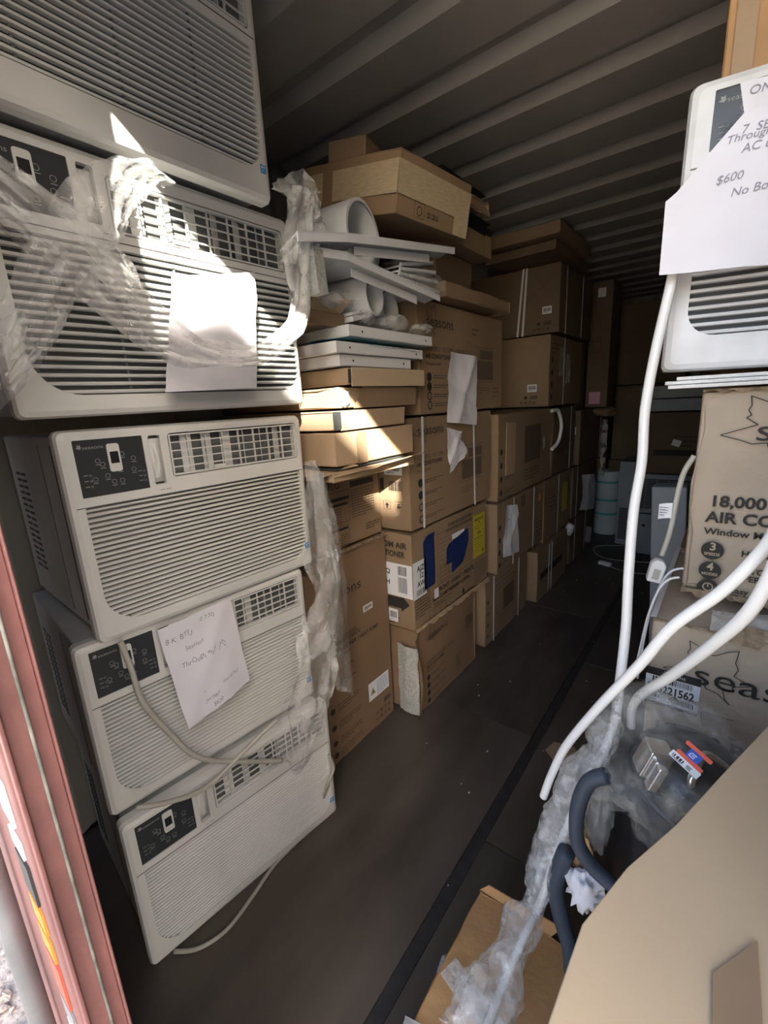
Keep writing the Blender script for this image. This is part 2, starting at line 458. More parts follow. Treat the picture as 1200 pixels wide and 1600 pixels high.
# door frame: header, sill and posts
mb = MB(); mb.box((-.06, Y0 - .10, 2.33), (X1 + .06, Y0 - .02, 2.46)); mb.box((-.06, Y0 - .04, -.15), (X1 + .06, Y0 - .03, 0))
mb.box((-.12, Y0 - .03, -.15), (-.045, Y0 + .06, 2.46)); mb.box((X1 + .045, Y0 - .10, -.15), (X1 + .12, Y0 + .06, 2.46))
tag(mb.build('trim_1', 'door_red', bevel=.006), kind='structure')
# ground outside
mb = MB(); rg = random.Random(5)
mb.add([(-30, -30, -.19), (30, -30, -.19), (30, 40, -.19), (-30, 40, -.19)], [(0, 1, 2, 3)])
gr = tag(mb.build('ground', 'gravel'), kind='structure')
mb = MB()
for i in range(2600):
    a = rg.random() ** 1.3; x = .75 - 3.4 * a; y = rg.uniform(-.75, .02) if x > -.2 else rg.uniform(-.5, .5) * (1 + abs(x))
    q = rg.uniform(.010, .026); mx = Matrix.Translation((x, y, -.19 + q * .3)) @ Matrix.Rotation(rg.uniform(0, 6), 4, 'Z') @ Matrix.Rotation(rg.uniform(0, 1), 4, 'X')
    vv = [(-1, 0, 0), (1, .1, 0), (0, -1, .1), (.1, .9, 0), (0, 0, .7), (0, .1, -.6)]
    mb.add([mx @ (V(v) * q * rg.uniform(.7, 1.1)) for v in vv], [(0, 2, 4), (2, 1, 4), (1, 3, 4), (3, 0, 4), (2, 0, 5), (1, 2, 5), (3, 1, 5), (0, 3, 5)])
tag(mb.build('gravel', 'gravel'), 'sunlit pale gravel on the ground outside the container door', 'gravel', kind='stuff')
# left door leaf, shut: its free edge with the rubber gasket stands right beside the camera
mb = MB(); mb.box((-.02, .048, .0), (1.17, .086, 2.31))
dl = tag(mb.build('door_1', 'door_red', bevel=.004), kind='structure')
mb = MB(); mb.box((1.172, .050, .0), (1.186, .0535, 2.31)); mb.box((1.172, .0835, .0), (1.186, .086, 2.31)); mb.box((1.171, .0535, .0), (1.180, .0835, 2.31))
mb.build('door_edge', 'door_red', dl, bevel=.001)
mb = MB(); mb.tube([(1.183, .0705, 0), (1.183, .0700, 1.2), (1.183, .0705, 2.31)], .0016, 8); mb.build('door_gasket', 'gasket', dl, smooth=True)
mb = MB(); mb.tube([(.98, .031, -.05), (.98, .031, 2.4)], .0125, 16); mb.build('lock_rod', 'galvanised', dl, smooth=True)
rg = random.Random(2)
for k, (z0, z1) in enumerate([(.50, .56), (.57, .62), (.63, .67), (.68, .72), (.73, .76), (.77, .83), (.84, .87), (.88, .91), (.92, .97), (.98, 1.0), (1.02, 1.07), (1.09, 1.14)]):
    m_ = MB(); m_.box((1.10, .0455, z0), (1.140, .0478, z1)); m_.build('door_marking', ['sticker_orange', 'sticker_white', 'galvanised', 'sticker_orange', 'dark_sheet', 'sticker_white', 'red_print'][(k * 4) % 7], dl)


# ================================================================ air conditioners
def rrect(u0, v0, u1, v1, rbl, rbr, rtr, rtl, n=5):
    out = []
    for (cx, cy, r, a0) in ((u0 + rbl, v0 + rbl, rbl, 180), (u1 - rbr, v0 + rbr, rbr, 270), (u1 - rtr, v1 - rtr, rtr, 0), (u0 + rtl, v1 - rtl, rtl, 90)):
        if r < 1e-5: out.append((cx, cy)); continue
        out += [(cx + r * math.cos(math.radians(a0 + 90 * i / n)), cy + r * math.sin(math.radians(a0 + 90 * i / n))) for i in range(n + 1)]
    return out


def face_plate(outer, holes, inset, t, hole_depth):
    """moulded plate in the xz plane facing -y: chamfered rim, openings with walls"""
    mb = MB(); cx = sum(p[0] for p in outer) / len(outer); cz = sum(p[1] for p in outer) / len(outer)
    x0, x1 = min(p[0] for p in outer), max(p[0] for p in outer); z0, z1 = min(p[1] for p in outer), max(p[1] for p in outer)

    def ins(p, k): return (cx + (p[0] - cx) * (1 - 2 * k / (x1 - x0)), cz + (p[1] - cz) * (1 - 2 * k / (z1 - z0)))
    ring0 = [V((p[0], t, p[1])) for p in outer]; ring1 = [V((p[0], inset * 1.1, p[1])) for p in outer]
    r15 = [V((ins(p, inset * .3)[0], inset * .3, ins(p, inset * .3)[1])) for p in outer]
    ring2 = [V((ins(p, inset)[0], 0, ins(p, inset)[1])) for p in outer]
    n = len(outer)
    for A, B in ((ring0, ring1), (ring1, r15), (r15, ring2)):
        mb.add(A + B, [(i, (i + 1) % n, n + (i + 1) % n, n + i) for i in range(n)])
    loops = [ring2] + [[V((p[0], 0, p[1])) for p in h] for h in holes]
    flat = [p for lp in loops for p in lp]
    tris = tessellate_polygon([[V((p.x, p.z, 0)) for p in lp] for lp in loops]); mb.add(flat, [tuple(x) for x in tris])
    for h, dp in zip(holes, hole_depth):
        k = len(h); mb.add([V((p[0], 0, p[1])) for p in h] + [V((p[0], dp, p[1])) for p in h], [(i, (i + 1) % k, k + (i + 1) % k, k + i) for i in range(k)])
    return mb


_SL = {}


def slat_mesh(kind, m):
    if (kind, m) not in _SL:
        mb = MB()
        prof = {'closed': [(.011, -.40), (.0025, -.32), (0, -.12), (.0025, .10), (.011, .20)], 'open': [(.010, -.36), (.0015, -.28), (0, -.05), (.002, .10), (.010, .16)]}[kind]
        a = [V((0, y, z)) for y, z in prof]; b = [V((1, y, z)) for y, z in prof]; n = len(a)
        mb.add(a + b, [(i, i + 1, n + i + 1, n + i) for i in range(n - 1)] + [tuple(range(n)), tuple(range(2 * n - 1, n - 1, -1)), (0, n, 2 * n - 1, n - 1)])
        me = mb.mesh('slat'); me.materials.append(M[m]); _SL[(kind, m)] = me
    return _SL[(kind, m)]


def air_conditioner(label, loc, rot, W=.62, H=.455, D=.54, kind='closed', n=24, white='ac_white', group='white air conditioners stacked by the door', seed=0, panel=(.045, .265, .70, .955), louv=(.355, .965, .735, .955), slatv=(.075, .655), ribs=(), case_in=.014, slot_l=.045, slot_r=.965, name='air_conditioner', energy=True, rcut=.13):
    root = thing(name, loc, rot, label, 'air conditioner', group)
    T = .035
    mb = MB(); mb.box((case_in, T, .012), (W - case_in, D, H - .012)); cs = mb.build('metal_case', 'ac_case', root, bevel=.004)
    mb = MB()
    for sx, dx in ((case_in - .0012, .001), (W - case_in + .0012, -.001)):
        for i in range(16):
            for j in range(2):
                y = D - .06 - j * .055; z = H * .2 + i * H * .037
                mb.box((min(sx, sx + dx), y - .04, z), (max(sx, sx + dx), y, z + H * .014))
        mb.box((min(sx, sx + dx), .10, .03), (max(sx, sx + dx), .104, H - .03)); mb.box((min(sx, sx + dx), .20, .03), (max(sx, sx + dx), .203, H - .03))
    mb.build('side_vents', 'slat_dark', cs)
    zb, zt = H * slatv[0], H * slatv[1]
    rc = H * rcut
    P = rrect(W * panel[0], H * panel[2], W * panel[1], H * panel[3], .002, .002, .002, .002, 2)
    Sd = rrect(W * (panel[1] + .02), H * (panel[2] + .01), W * (panel[1] + .062), H * (panel[3] - .005), .003, .003, .003, .003, 2)
    Lv = rrect(W * louv[0], H * louv[2], W * louv[1], H * louv[3], .008, .008, .008, .008, 3)
    pitch = (zt - zb) / n
    u0, u1 = W * slot_l, W * slot_r
    stag = rrect(u0, zb, u1, zt, rc * 1.25, rc * .9, .004, .004, 8)
    mb = face_plate(rrect(0, 0, W, H, .012, .012, .014, .014, 4), [P, Sd, Lv, stag], .013, T, [.006, .012, .03, .012])
    fp = mb.build('front_panel', white, root, recalc=False)
    # step under the control strip
    mb = MB(); mb.box((.012, -.0012, H * (panel[2] - .045)), (W - .012, .001, H * (panel[2] - .041))); mb.build('panel_seam', 'slat_back', root)
    mb = MB(); mb.box((u0 - .002, .0125, zb - .001), (u1 + .002, .0145, zt + .001)); mb.build('grille_back', 'slat_back' if kind == 'closed' else 'slat_dark', root)  # closed grilles: backing darkened to carry the shade between slats
    for u in ribs:
        mb = MB(); mb.box((W * u - .002, .006, zb + .01), (W * u + .002, .0123, zt - .004)); mb.build('grille_rib', 'slat_back', root)
    sm = slat_mesh(kind, white)
    for i in range(n):
        z = zb + pitch * (i + .5); l, r = u0, u1

        def cut(R):
            d = z - zb
            return 0 if d >= R else R - math.sqrt(max(0, R * R - (R - d) ** 2))
        l += cut(rc * 1.25); r -= cut(rc * .9)
        o = bpy.data.objects.new('slat', sm); COL.objects.link(o); o.parent = root
        o.location = (l, 0.0003, z); o.scale = (r - l, 1, pitch)
    # control panel
    pw, ph = W * (panel[1] - panel[0]), H * (panel[3] - panel[2]); px, pz = W * panel[0], H * panel[2]
    mb = MB(); mb.box((px, .003, pz), (px + pw, .006, pz + ph)); cp = mb.build('control_panel', 'panel_black', root)
    fr = (V((px, .003, pz)), V((1, 0, 0)), V((0, 0, 1)), V((0, -1, 0)), pw, ph)
    i = Ink(fr, .0005); s = pw / .14
    i.text('seasons', .017 * s, ph - .020 * s, .011 * s, xs=1.2); i.poly([(.011 * s + a * .006 * s, ph - .016 * s + b * .006 * s) for a, b in LEAF])
    for (a, b) in ((.30, .62), (.40, .34), (.22, .30), (.66, .70), (.60, .45), (.60, .22), (.80, .40), (.82, .60), (.36, .55), (.48, .22)):
        i.ring(pw * a, ph * b, .0048 * s, .0009 * s, 10); i.rect(pw * a - .005 * s, ph * b - .009 * s, .010 * s, .0014 * s)
    for (a, b) in ((.07, .38), (.07, .28), (.07, .18), (.86, .34), (.86, .25), (.86, .16)): i.rect(pw * a, ph * b, .008 * s, .0016 * s); i.ring(pw * a + .013 * s, ph * b, .002 * s, .0007 * s, 8)
    i.build(parent=cp, material='icon_grey')
    dx, dz, dw, dh = pw * .45, ph * .40, pw * .18, ph * .50
    mb = MB(); mb.prism([V((x, .0028, z)) for x, z in rrect(dx, dz, dx + dw, dz + dh, dw * .2, dw * .2, dw * .2, dw * .2, 3)], V((0, -.003, 0)))
    for v in mb.v: pass
    mb.v = [(a + px, b, c + pz) for a, b, c in mb.v]; dd = mb.build('display_frame', white, cp, recalc=True)
    mb = MB(); mb.box((px + dx + dw * .16, -.0012, pz + dz + dh * .3), (px + dx + dw * .84, -.0004, pz + dz + dh * .72)); mb.build('display', 'display_dark', cp)
    # vertical air slider
    sx = W * (panel[1] + .041); zc0, zc1 = H * (panel[2] + .02), H * (panel[3] - .02)
    mb = MB(); mb.box((sx - .012, .009, zc0), (sx + .012, .012, zc1))
    mb.grid(lambda a, b: V((sx - .006 + .012 * a + .003 * math.sin(b * 3.14), .008 - .009 * math.sin(b * 3.14) * math.sin(a * 3.14), zc0 + (zc1 - zc0) * (.1 + .8 * b))), 6, 10)
    mb.build('air_slider', white, root, smooth=True)
    # louvre
    lx0, lx1, lz0, lz1 = W * louv[0] + .003, W * louv[1] - .003, H * louv[2] + .003, H * louv[3] - .003
    mb = MB(); mb.box((lx0 - .003, .028, lz0 - .003), (lx1 + .003, .03, lz1 + .003)); mb.build('louvre_back', 'louvre_grey', root)
    mb = MB(); t = .0035
    mb.box((lx0, .001, lz0), (lx0 + t, .010, lz1)); mb.box((lx1 - t, .001, lz0), (lx1, .010, lz1)); mb.box((lx0, .001, lz0), (lx1, .010, lz0 + t)); mb.box((lx0, .001, lz1 - t), (lx1, .010, lz1))
    mb.box((lx0 + (lx1 - lx0) * .28, -.002, lz0 + .004), (lx0 + (lx1 - lx0) * .36, .003, lz0 + .012))
    lf = mb.build('louvre_frame', white, root)
    for i in range(1, 5):
        z = lz0 + (lz1 - lz0) * i / 5; mb = MB(); mb.box((lx0 + t, .0015, z - .0013), (lx1 - t, .0055, z + .0013)); mb.build('louvre_bar', white, lf)
    for i in range(1, 8):
        x = lx0 + (lx1 - lx0) * i / 8; mb = MB(); mb.box((x - .0012, .004, lz0), (x + .0012, .010, lz1)); mb.build('louvre_upright', white, lf)
    rg = random.Random(seed)
    for i in range(1, 7):
        x = lx0 + (lx1 - lx0) * (i - .1) / 7; a = rg.uniform(-.6, .6) + (.9 if i > 3 else 0)
        mb = MB(); mx = Matrix.Translation((x, .019, 0)) @ Matrix.Rotation(a, 4, 'Z'); mb.box((-.013, -.0008, lz0 + .002), (.013, .0008, lz1 - .002), mx)
        for q in range(len(mb.v)):
            pass
        mb.v = [(a_, min(b_, .0275), c_) for a_, b_, c_ in mb.v]
        mb.build('air_vane', white, lf)
    if energy:
        mb = MB(); mb.box((W * .955, -.0006, H * .125), (W * .955 + .016, .0002, H * .125 + .018)); e = mb.build('energy_label', 'energy_blue', root)
        Ink((V((W * .955, -.0006, H * .125)), V((1, 0, 0)), V((0, 0, 1)), V((0, -1, 0)), .016, .018), .0004).rect(.002, .010, .005, .004).rect(.008, .012, .006, .002).lines(.002, .005, .012, 1, .01, .0014).build(parent=e, material='sticker_white')
    i = Ink((V((0, 0, 0)), V((1, 0, 0)), V((0, 0, 1)), V((0, -1, 0)), W, H), .0008)
    i.lines(W * .30, H * (panel[2] - .02), .04, 1, .01, .0018, seed=seed).build(parent=root, material='icon_grey')
    return root


R90 = math.pi / 2
AC_GRP = 'white air conditioners stacked on the left'
air_conditioner('white air conditioner standing on the floor, bottom of the stack', (.600, .262, .002), (0, 0, R90 - .12), W=.625, H=.455, seed=1, n=26, group=AC_GRP)
air_conditioner('white air conditioner with a handwritten note hung over its grille, second from the floor', (.560, .262, .459), (0, 0, R90 - .10), seed=2, group=AC_GRP, n=24)
air_conditioner('white air conditioner with bare front and blue energy label, in the middle of the stack', (.600, .305, .916), (0, .0, R90 - .05), W=.615, H=.465, seed=3, group=AC_GRP)
air_conditioner('large white window air conditioner wrapped in clear film, struck by sunlight', (.650, .245, 1.405), (0, -.01, R90), W=.68, H=.478, kind='open', n=18, ribs=(.3, .5, .72), seed=4, group=AC_GRP, panel=(.02, .24, .73, .95), louv=(.33, .965, .72, .93), slatv=(.085, .66), slot_l=.05, slot_r=.985, energy=False)
air_conditioner('white air conditioner under the ceiling, topmost of the stack', (.700, .175, 1.888), (0, 0, R90), W=.66, H=.475, kind='open', n=19, ribs=(.25, .5, .74), seed=5, group=AC_GRP, panel=(.02, .24, .73, .95), louv=(.33, .965, .71, .95), slatv=(.13, .645), slot_l=.05, slot_r=.965)
air_conditioner('scuffed white air conditioner with a priced paper note, on the carton by the door', (1.526, 1.06, 1.432), (0, .015, .14), W=.66, H=.472, D=.5, kind='open', n=17, white='ac_white_scuffed', ribs=(.28, .55, .8), seed=6, group=None, rcut=.08, slatv=(.13, .66), slot_l=.05, slot_r=.95, panel=(.055, .27, .765, .955), louv=(.36, .95, .74, .93))

# ================================================================ cartons of the left wall
c = Carton('tall brown box standing on the floor right beside the stacked air conditioners', .06, .53, .95, 1.425, .002, .868, m='kraft_red', seed=1, tape=())
c.root.name = 'cardboard_box'
i = c.ink('right'); i.text('seasons', .075, .69, .060, xs=1.2); i.text('12,000 BTU SACC', .10, .505, .023, True); i.text('AIR CONDITIONER / HEAT PUMP', .05, .475, .024, True, xs=.95)
i.lines(.17, .455, .08, 1, .01, .003); i.lines(.18, .40, .07, 1, .01, .004); i.lines(.19, .34, .07, 1, .01, .004)
for k, y in enumerate((.245, .17, .10, .045)): i.disc(.085, y, .013); i.lines(.115, y + .008, .13, 3, .012, .003, seed=k)
for k in range(8): i.icon(.34 + (k % 4) * .028, .03 + (k // 4) * .03, k, .020)
i.bars(.40, .095, .05, .022, 5); i.build(parent=c.root)
c.barcode('right', .30, .575, .06, .028)
p, fr = c.patch('right', .30, .155, .14, .085, 'sticker_white'); Ink(fr, .0004).lines(.055, .07, .075, 8, .0085, .002).poly([(.010, .025), (.045, .025), (.0275, .058)]).build(parent=p, material='blue_print')
Ink(fr, .0008).poly([(.013, .027), (.042, .027), (.0275, .054)]).build('warning_triangle', 'sticker_yellow', p)
Ink(fr, .0011).disc(.0275, .036, .005, 8).build('warning_symbol', 'ink', p)
hp, _ = c.patch('right', .175, .515, .07, .02, 'kraft_dark', 'hand_hole', .0012, .0012, rot=.0, poly=rrect(0, 0, .08, .024, .01, .01, .01, .01, 3))
m_ = MB(); m_.prism([V((.236, -.2375 + a, .865 + b * 0)) + V((0, 0, b)) for a, b in ((0, 0), (.475, 0), (.475, .006), (0, .006))], V((.012, 0, 0))); m_.build('top_flap_edge', 'corrugate_edge', c.root, recalc=True)
c.patch('right', .12, .62, .06, .24, 'kraft_tape', 'tape')

c = Carton('brown box with printed tables, on the tall box beside the air conditioners', .06, .515, .95, 1.425, .873, 1.166, m='kraft', seed=2)
i = c.ink('right'); i.text('LG', .185, .232, .040); i.disc(.168, .247, .014); i.lines(.14, .222, .05, 1, .01, .004)
i.box(.17, .10, .11, .12, .0015); i.rect(.14, .185, .14, .012); i.rect(.18, .165, .09, .010)
for k in range(7): i.lines(.18, .153 - k * .010, .09, 1, .01, .0025, seed=k)
i.rect(.29, .225, .14, .022); i.lines(.29, .21, .14, 11, .0105, .0028, seed=4); i.box(.17, .01, .10, .075, .0015); i.rect(.175, .07, .09, .010); i.ring(.20, .035, .012, .003); i.lines(.22, .05, .045, 4, .01, .0025)
i.lines(.37, .06, .09, 3, .010, .004, seed=8); i.build(parent=c.root)

c = Carton('torn brown box on the floor, its near side split open over grey foam', .06, .652, 1.46, 2.03, .002, .428, m='kraft_red', seed=3, dent=.012)
i = c.ink('right'); i.logo(.085, .345, .046, .8); i.text('12,000 BTU / 10.2 CEER - 230/208 V', .06, .23, .018, xs=.95); i.text('AIR CONDITIONER', .06, .207, .018, True); i.lines(.06, .192, .12, 1, .01, .003)
for k, y in enumerate((.16, .12, .08, .04)): i.disc(.075, y, .013); i.lines(.10, y + .004, .13, 2, .009, .003, seed=k)
i.lines(.33, .14, .05, 8, .012, .003, seed=3); i.lines(.44, .30, .08, 6, .012, .004, seed=6); i.build(parent=c.root)
# split side panel, foam behind it
def flap(parent, pts, th, material='kraft', name='flap'):
    """a card flap: pts = outline in space (planar-ish), th = thickness vector"""
    mb = MB(); mb.prism([V(p) for p in pts], V(th)); return mb.build(name, material, parent, recalc=True)
m_ = MB(); m_.grid(lambda a, b: V((.300 + .014 * a + .035 * math.sin(3.1 * b) * a, -.285 - .05 * a - .0 * b, .01 + .40 * b)), 4, 8); m_.build('torn_panel', 'kraft_light', c.root, smooth=True)
m_ = MB(); m_.grid(lambda a, b: V((.19 + .11 * a, -.296 - .010 * math.sin(3.14 * a) - .010 * nz((a * 3, b * 6, 1)), .01 + .34 * b)), 8, 14); m_.build('grey_foam', 'grey_foam', c.root, smooth=True)

c = Carton('worn brown box with blue tape patches and a yellow sticker', .06, .655, 1.435, 2.165, .434, .876, m='kraft', seed=4, dent=.011, r=.009)
i = c.ink('right'); W_, H_ = i.w, i.h
i.text('FRONT / AVANT / FRENTE', .20, .115, .030, True); i.text('MAX CLAMP PRESSURE = 1,700 lbs.', .15, .083, .024, True)
i.text('ROOM AIR CONDITIONER', .30, .402, .020, True); i.text('INDOOR AND OUTDOOR UNIT', .28, .378, .018, True)
i.lines(.01, .17, .12, 9, .014, .004, seed=2); i.lines(.16, .065, .16, 2, .010, .003); i.box(.20, .15, .33, .24, .002); i.box(.22, .16, .08, .07, .002)
for k in range(10): i.line((.21, .36 - k * .02), (.52, .36 - k * .02), .0014)
for k in range(4): i.box(.12 + k * .05, .012, .04, .04, .0015)
i.poly([(.44, .05), (.425, .025), (.455, .025)]); i.rect(.434, .0, .012, .03); i.lines(.56, .13, .14, 9, .013, .003, seed=7); i.build(parent=c.root)
c.patch('right', .085, .165, .10, .245, 'blue_tape', 'blue_tape', poly=[(0, 0), (.085, .004), (.09, .04), (.088, .225), (.095, .245), (.03, .243), (.0, .22)])
p, fr = c.patch('right', .0, .15, .10, .165, 'sticker_white'); Ink(fr, .0004).text('AJZ', .03, .12, .034, True).text('12', .045, .085, .034, True).text('AWH', .03, .05, .034, True).bars(.02, .01, .07, .028, 4).build(parent=p)
c.patch('right', .28, .165, .22, .19, 'blue_tape', 'blue_tape', poly=[(0, .06), (.05, .055), (.045, .03), (.05, 0), (.16, .025), (.19, .07), (.22, .115), (.215, .185), (.02, .15), (0, .13)])
c.patch('right', .335, .33, .12, .025, 'sticker_white', 'label_sticker', lift=.0010)
p, fr = c.patch('right', .555, .165, .13, .225, 'sticker_yellow'); Ink(fr, .0004).text('ENERGYGUIDE', .008, .195, .017, True, xs=.93).rect(.06, .18, .008, .008).text('$72', .045, .12, .022, True).lines(.01, .165, .1, 2, .012, .002).rect(.01, .10, .09, .003).lines(.015, .085, .09, 5, .014, .002).rect(.10, .01, .012, .02).build(parent=p)
c.patch('right', .165, .095, .035, .045, 'paper', 'torn_tape')
i = c.ink('front'); i.text('ROOM AIR', .395, .375, .036, True); i.text('CONDITIONER', .36, .335, .036, True, xs=.8)
i.poly([(.46, .10), (.53, .10), (.53, .085), (.575, .125), (.53, .165), (.53, .15), (.46, .15)]); i.lines(.45, .05, .07, 3, .014, .004); i.build(parent=c.root)
p, fr = c.patch('front', .45, .155, .143, .15, 'sticker_white'); Ink(fr, .0004).text('Q', .005, .1, .03, True).text('H', .005, .05, .03, True).bars(.07, .10, .045, .04, 3).bars(.07, .02, .045, .07, 8).build(parent=p)
c.barcode('front', .46, .03, .05, .06)
def ragged(parent, a, b, wdt, seed, nrm, n=26, material='corrugate_edge', name='torn_edge', down=V((0, 0, -1))):
    """a strip of crushed, torn card along an edge"""
    a, b, nrm = V(a), V(b), V(nrm)
    mb = MB(); rg = random.Random(seed)
    A = [a + (b - a) * (k / n) for k in range(n + 1)]
    B = [p + down * (wdt * rg.uniform(.4, 1.3)) + nrm * rg.uniform(.0, .010) for p in A]
    mb.add([p + nrm * .003 for p in A] + B + [p + nrm * .006 for p in A] + [q + nrm * .003 for q in B],
           [(k, k + 1, n + 2 + k, n + 1 + k) for k in range(n)] + [(2 * n + 2 + k, 3 * n + 3 + k, 3 * n + 4 + k, 2 * n + 3 + k) for k in range(n)])
    return mb.build(name, material, parent)
ragged(c.root, (.296, -.36, .012), (.296, .365, .004), .022, 3, (1, 0, 0), material='kraft_light')

c = Carton('brown box with white straps and a torn paper scrap, above the blue taped box', .06, .655, 1.44, 2.20, .883, 1.343, m='kraft', seed=5)
seasons_face(c, 'right', lsz=.055, tx=.07); c.strap('right', .085, tilt=.01); c.strap('right', .56, tilt=-.015)
for k in range(2): pass
c.barcode('front', .47, .235, .09, .055); i = c.ink('front'); i.bars(.49, .17, .07, .04, 4); i.icon(.46, .09, 0, .035); i.icon(.52, .09, 3, .035); i.rect(.445, .17, .02, .05); i.build(parent=c.root)
c = Carton('brown box printed with a maple leaf, topmost of its column, with a crumpled paper', .06, .655, 1.535, 2.335, 1.347, 1.787, m='kraft', seed=6, rot=(0, 0, 0))
seasons_face(c, 'right', lsz=.058, tx=.06, top=.74); i = c.ink('right'); i.lines(.45, .36, .07, 2, .02, .005); i.lines(.68, .10, .06, 3, .02, .004, seed=4); i.build(parent=c.root)

# column 3
c = Carton('brown box on the floor with a white strap and small barcode at its edge', .06, .648, 2.15, 2.80, .002, .41, m='kraft', seed=7)
c.strap('right', .10); c.strap('right', .48); i = c.ink('right'); i.lines(.14, .36, .3, 3, .03, .004); i.lines(.14, .2, .2, 6, .025, .004, seed=3)
for k in range(4): i.disc(.03, .06 + k * .07, .014)
i.rect(.25, .14, .16, .14); i.build(parent=c.root, material='ink_faint'); c.barcode('front', .45, .10, .05, .045); c.barcode('front', .45, .03, .04, .03, 5)
c = Carton('brown box with a curling white paper taped on, above the floor box', .06, .668, 2.26, 3.03, .415, .83, m='kraft', seed=8)
c.strap('right', .22); c.strap('right', .56); i = c.ink('right')
for k in range(4): i.disc(.03, .05 + k * .075, .016)
i.lines(.62, .15, .12, 5, .03, .006); i.lines(.06, .08, .14, 2, .03, .004); i.build(parent=c.root); c.patch('right', .66, .30, .04, .05, 'sticker_orange'); c.patch('right', .34, .33, .07, .07, 'kraft_dark', 'tape')
c = Carton('wide brown box with a pale strip of card taped upright on its side', .06, .662, 2.28, 3.19, .835, 1.318, m='kraft', seed=9, dent=.008)
i = c.ink('right')
for k in range(4): i.disc(.035, .05 + k * .075, .017)
for k in range(4): i.lines(.08, .05 + k * .075, .13, 2, .012, .004, seed=k)
i.lines(.40, .12, .25, 4, .02, .005); i.build(parent=c.root); i = c.ink('right'); i.rect(.38, .17, .28, .22); i.build(parent=c.root, material='ink_faint')
c.patch('right', .09, .14, .13, .29, 'kraft_light', 'card_strip', .003, rot=-.04); c.barcode('front', .50, .14, .055, .05); c.patch('front', .475, .01, .12, .46, 'kraft_tape', 'tape', lift=.001)
c.patch('right', .70, .22, .05, .09, 'clear_film', 'document_pouch')

# column 4 and beyond
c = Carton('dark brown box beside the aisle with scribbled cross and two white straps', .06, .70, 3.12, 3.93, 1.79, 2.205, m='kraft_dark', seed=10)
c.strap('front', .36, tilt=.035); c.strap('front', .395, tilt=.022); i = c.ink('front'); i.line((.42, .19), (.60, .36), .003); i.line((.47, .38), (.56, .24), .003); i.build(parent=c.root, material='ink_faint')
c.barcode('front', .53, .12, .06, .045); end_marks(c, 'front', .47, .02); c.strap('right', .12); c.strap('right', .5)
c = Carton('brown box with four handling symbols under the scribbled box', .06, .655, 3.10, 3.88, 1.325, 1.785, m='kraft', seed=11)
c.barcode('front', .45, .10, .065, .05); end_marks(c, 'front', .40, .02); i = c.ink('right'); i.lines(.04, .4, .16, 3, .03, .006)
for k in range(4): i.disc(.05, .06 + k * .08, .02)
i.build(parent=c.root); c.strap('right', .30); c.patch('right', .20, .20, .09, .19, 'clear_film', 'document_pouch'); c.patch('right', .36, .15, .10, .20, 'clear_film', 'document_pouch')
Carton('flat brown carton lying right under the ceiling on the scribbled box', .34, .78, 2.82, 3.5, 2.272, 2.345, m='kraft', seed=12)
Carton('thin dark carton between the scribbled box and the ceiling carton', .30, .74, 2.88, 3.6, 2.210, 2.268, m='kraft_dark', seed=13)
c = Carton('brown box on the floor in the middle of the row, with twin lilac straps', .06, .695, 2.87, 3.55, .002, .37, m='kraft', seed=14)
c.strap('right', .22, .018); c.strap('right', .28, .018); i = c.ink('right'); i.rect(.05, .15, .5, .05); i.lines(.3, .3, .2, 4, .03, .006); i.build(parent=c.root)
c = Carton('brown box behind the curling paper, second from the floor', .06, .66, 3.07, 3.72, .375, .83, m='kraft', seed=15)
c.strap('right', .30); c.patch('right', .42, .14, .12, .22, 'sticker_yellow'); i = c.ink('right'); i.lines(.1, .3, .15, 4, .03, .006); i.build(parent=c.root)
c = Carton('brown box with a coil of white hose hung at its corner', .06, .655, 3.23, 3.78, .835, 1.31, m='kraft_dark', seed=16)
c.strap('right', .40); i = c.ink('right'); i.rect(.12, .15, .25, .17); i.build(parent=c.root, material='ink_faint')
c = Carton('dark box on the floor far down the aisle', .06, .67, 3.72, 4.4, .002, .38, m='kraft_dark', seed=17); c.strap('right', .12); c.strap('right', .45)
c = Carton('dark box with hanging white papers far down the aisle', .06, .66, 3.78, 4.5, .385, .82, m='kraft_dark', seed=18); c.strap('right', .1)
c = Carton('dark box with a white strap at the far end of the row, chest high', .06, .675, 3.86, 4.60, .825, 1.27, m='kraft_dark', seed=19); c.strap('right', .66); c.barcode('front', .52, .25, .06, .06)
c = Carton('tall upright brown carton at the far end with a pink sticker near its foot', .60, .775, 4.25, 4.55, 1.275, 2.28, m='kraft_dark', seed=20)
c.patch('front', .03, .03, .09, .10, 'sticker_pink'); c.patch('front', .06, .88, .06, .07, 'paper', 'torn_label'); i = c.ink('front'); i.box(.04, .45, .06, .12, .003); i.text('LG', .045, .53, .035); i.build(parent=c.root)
Carton('dark box stacked behind the box with four handling symbols', .06, .60, 3.93, 4.2, 1.28, 2.25, m='kraft_dark', seed=21)

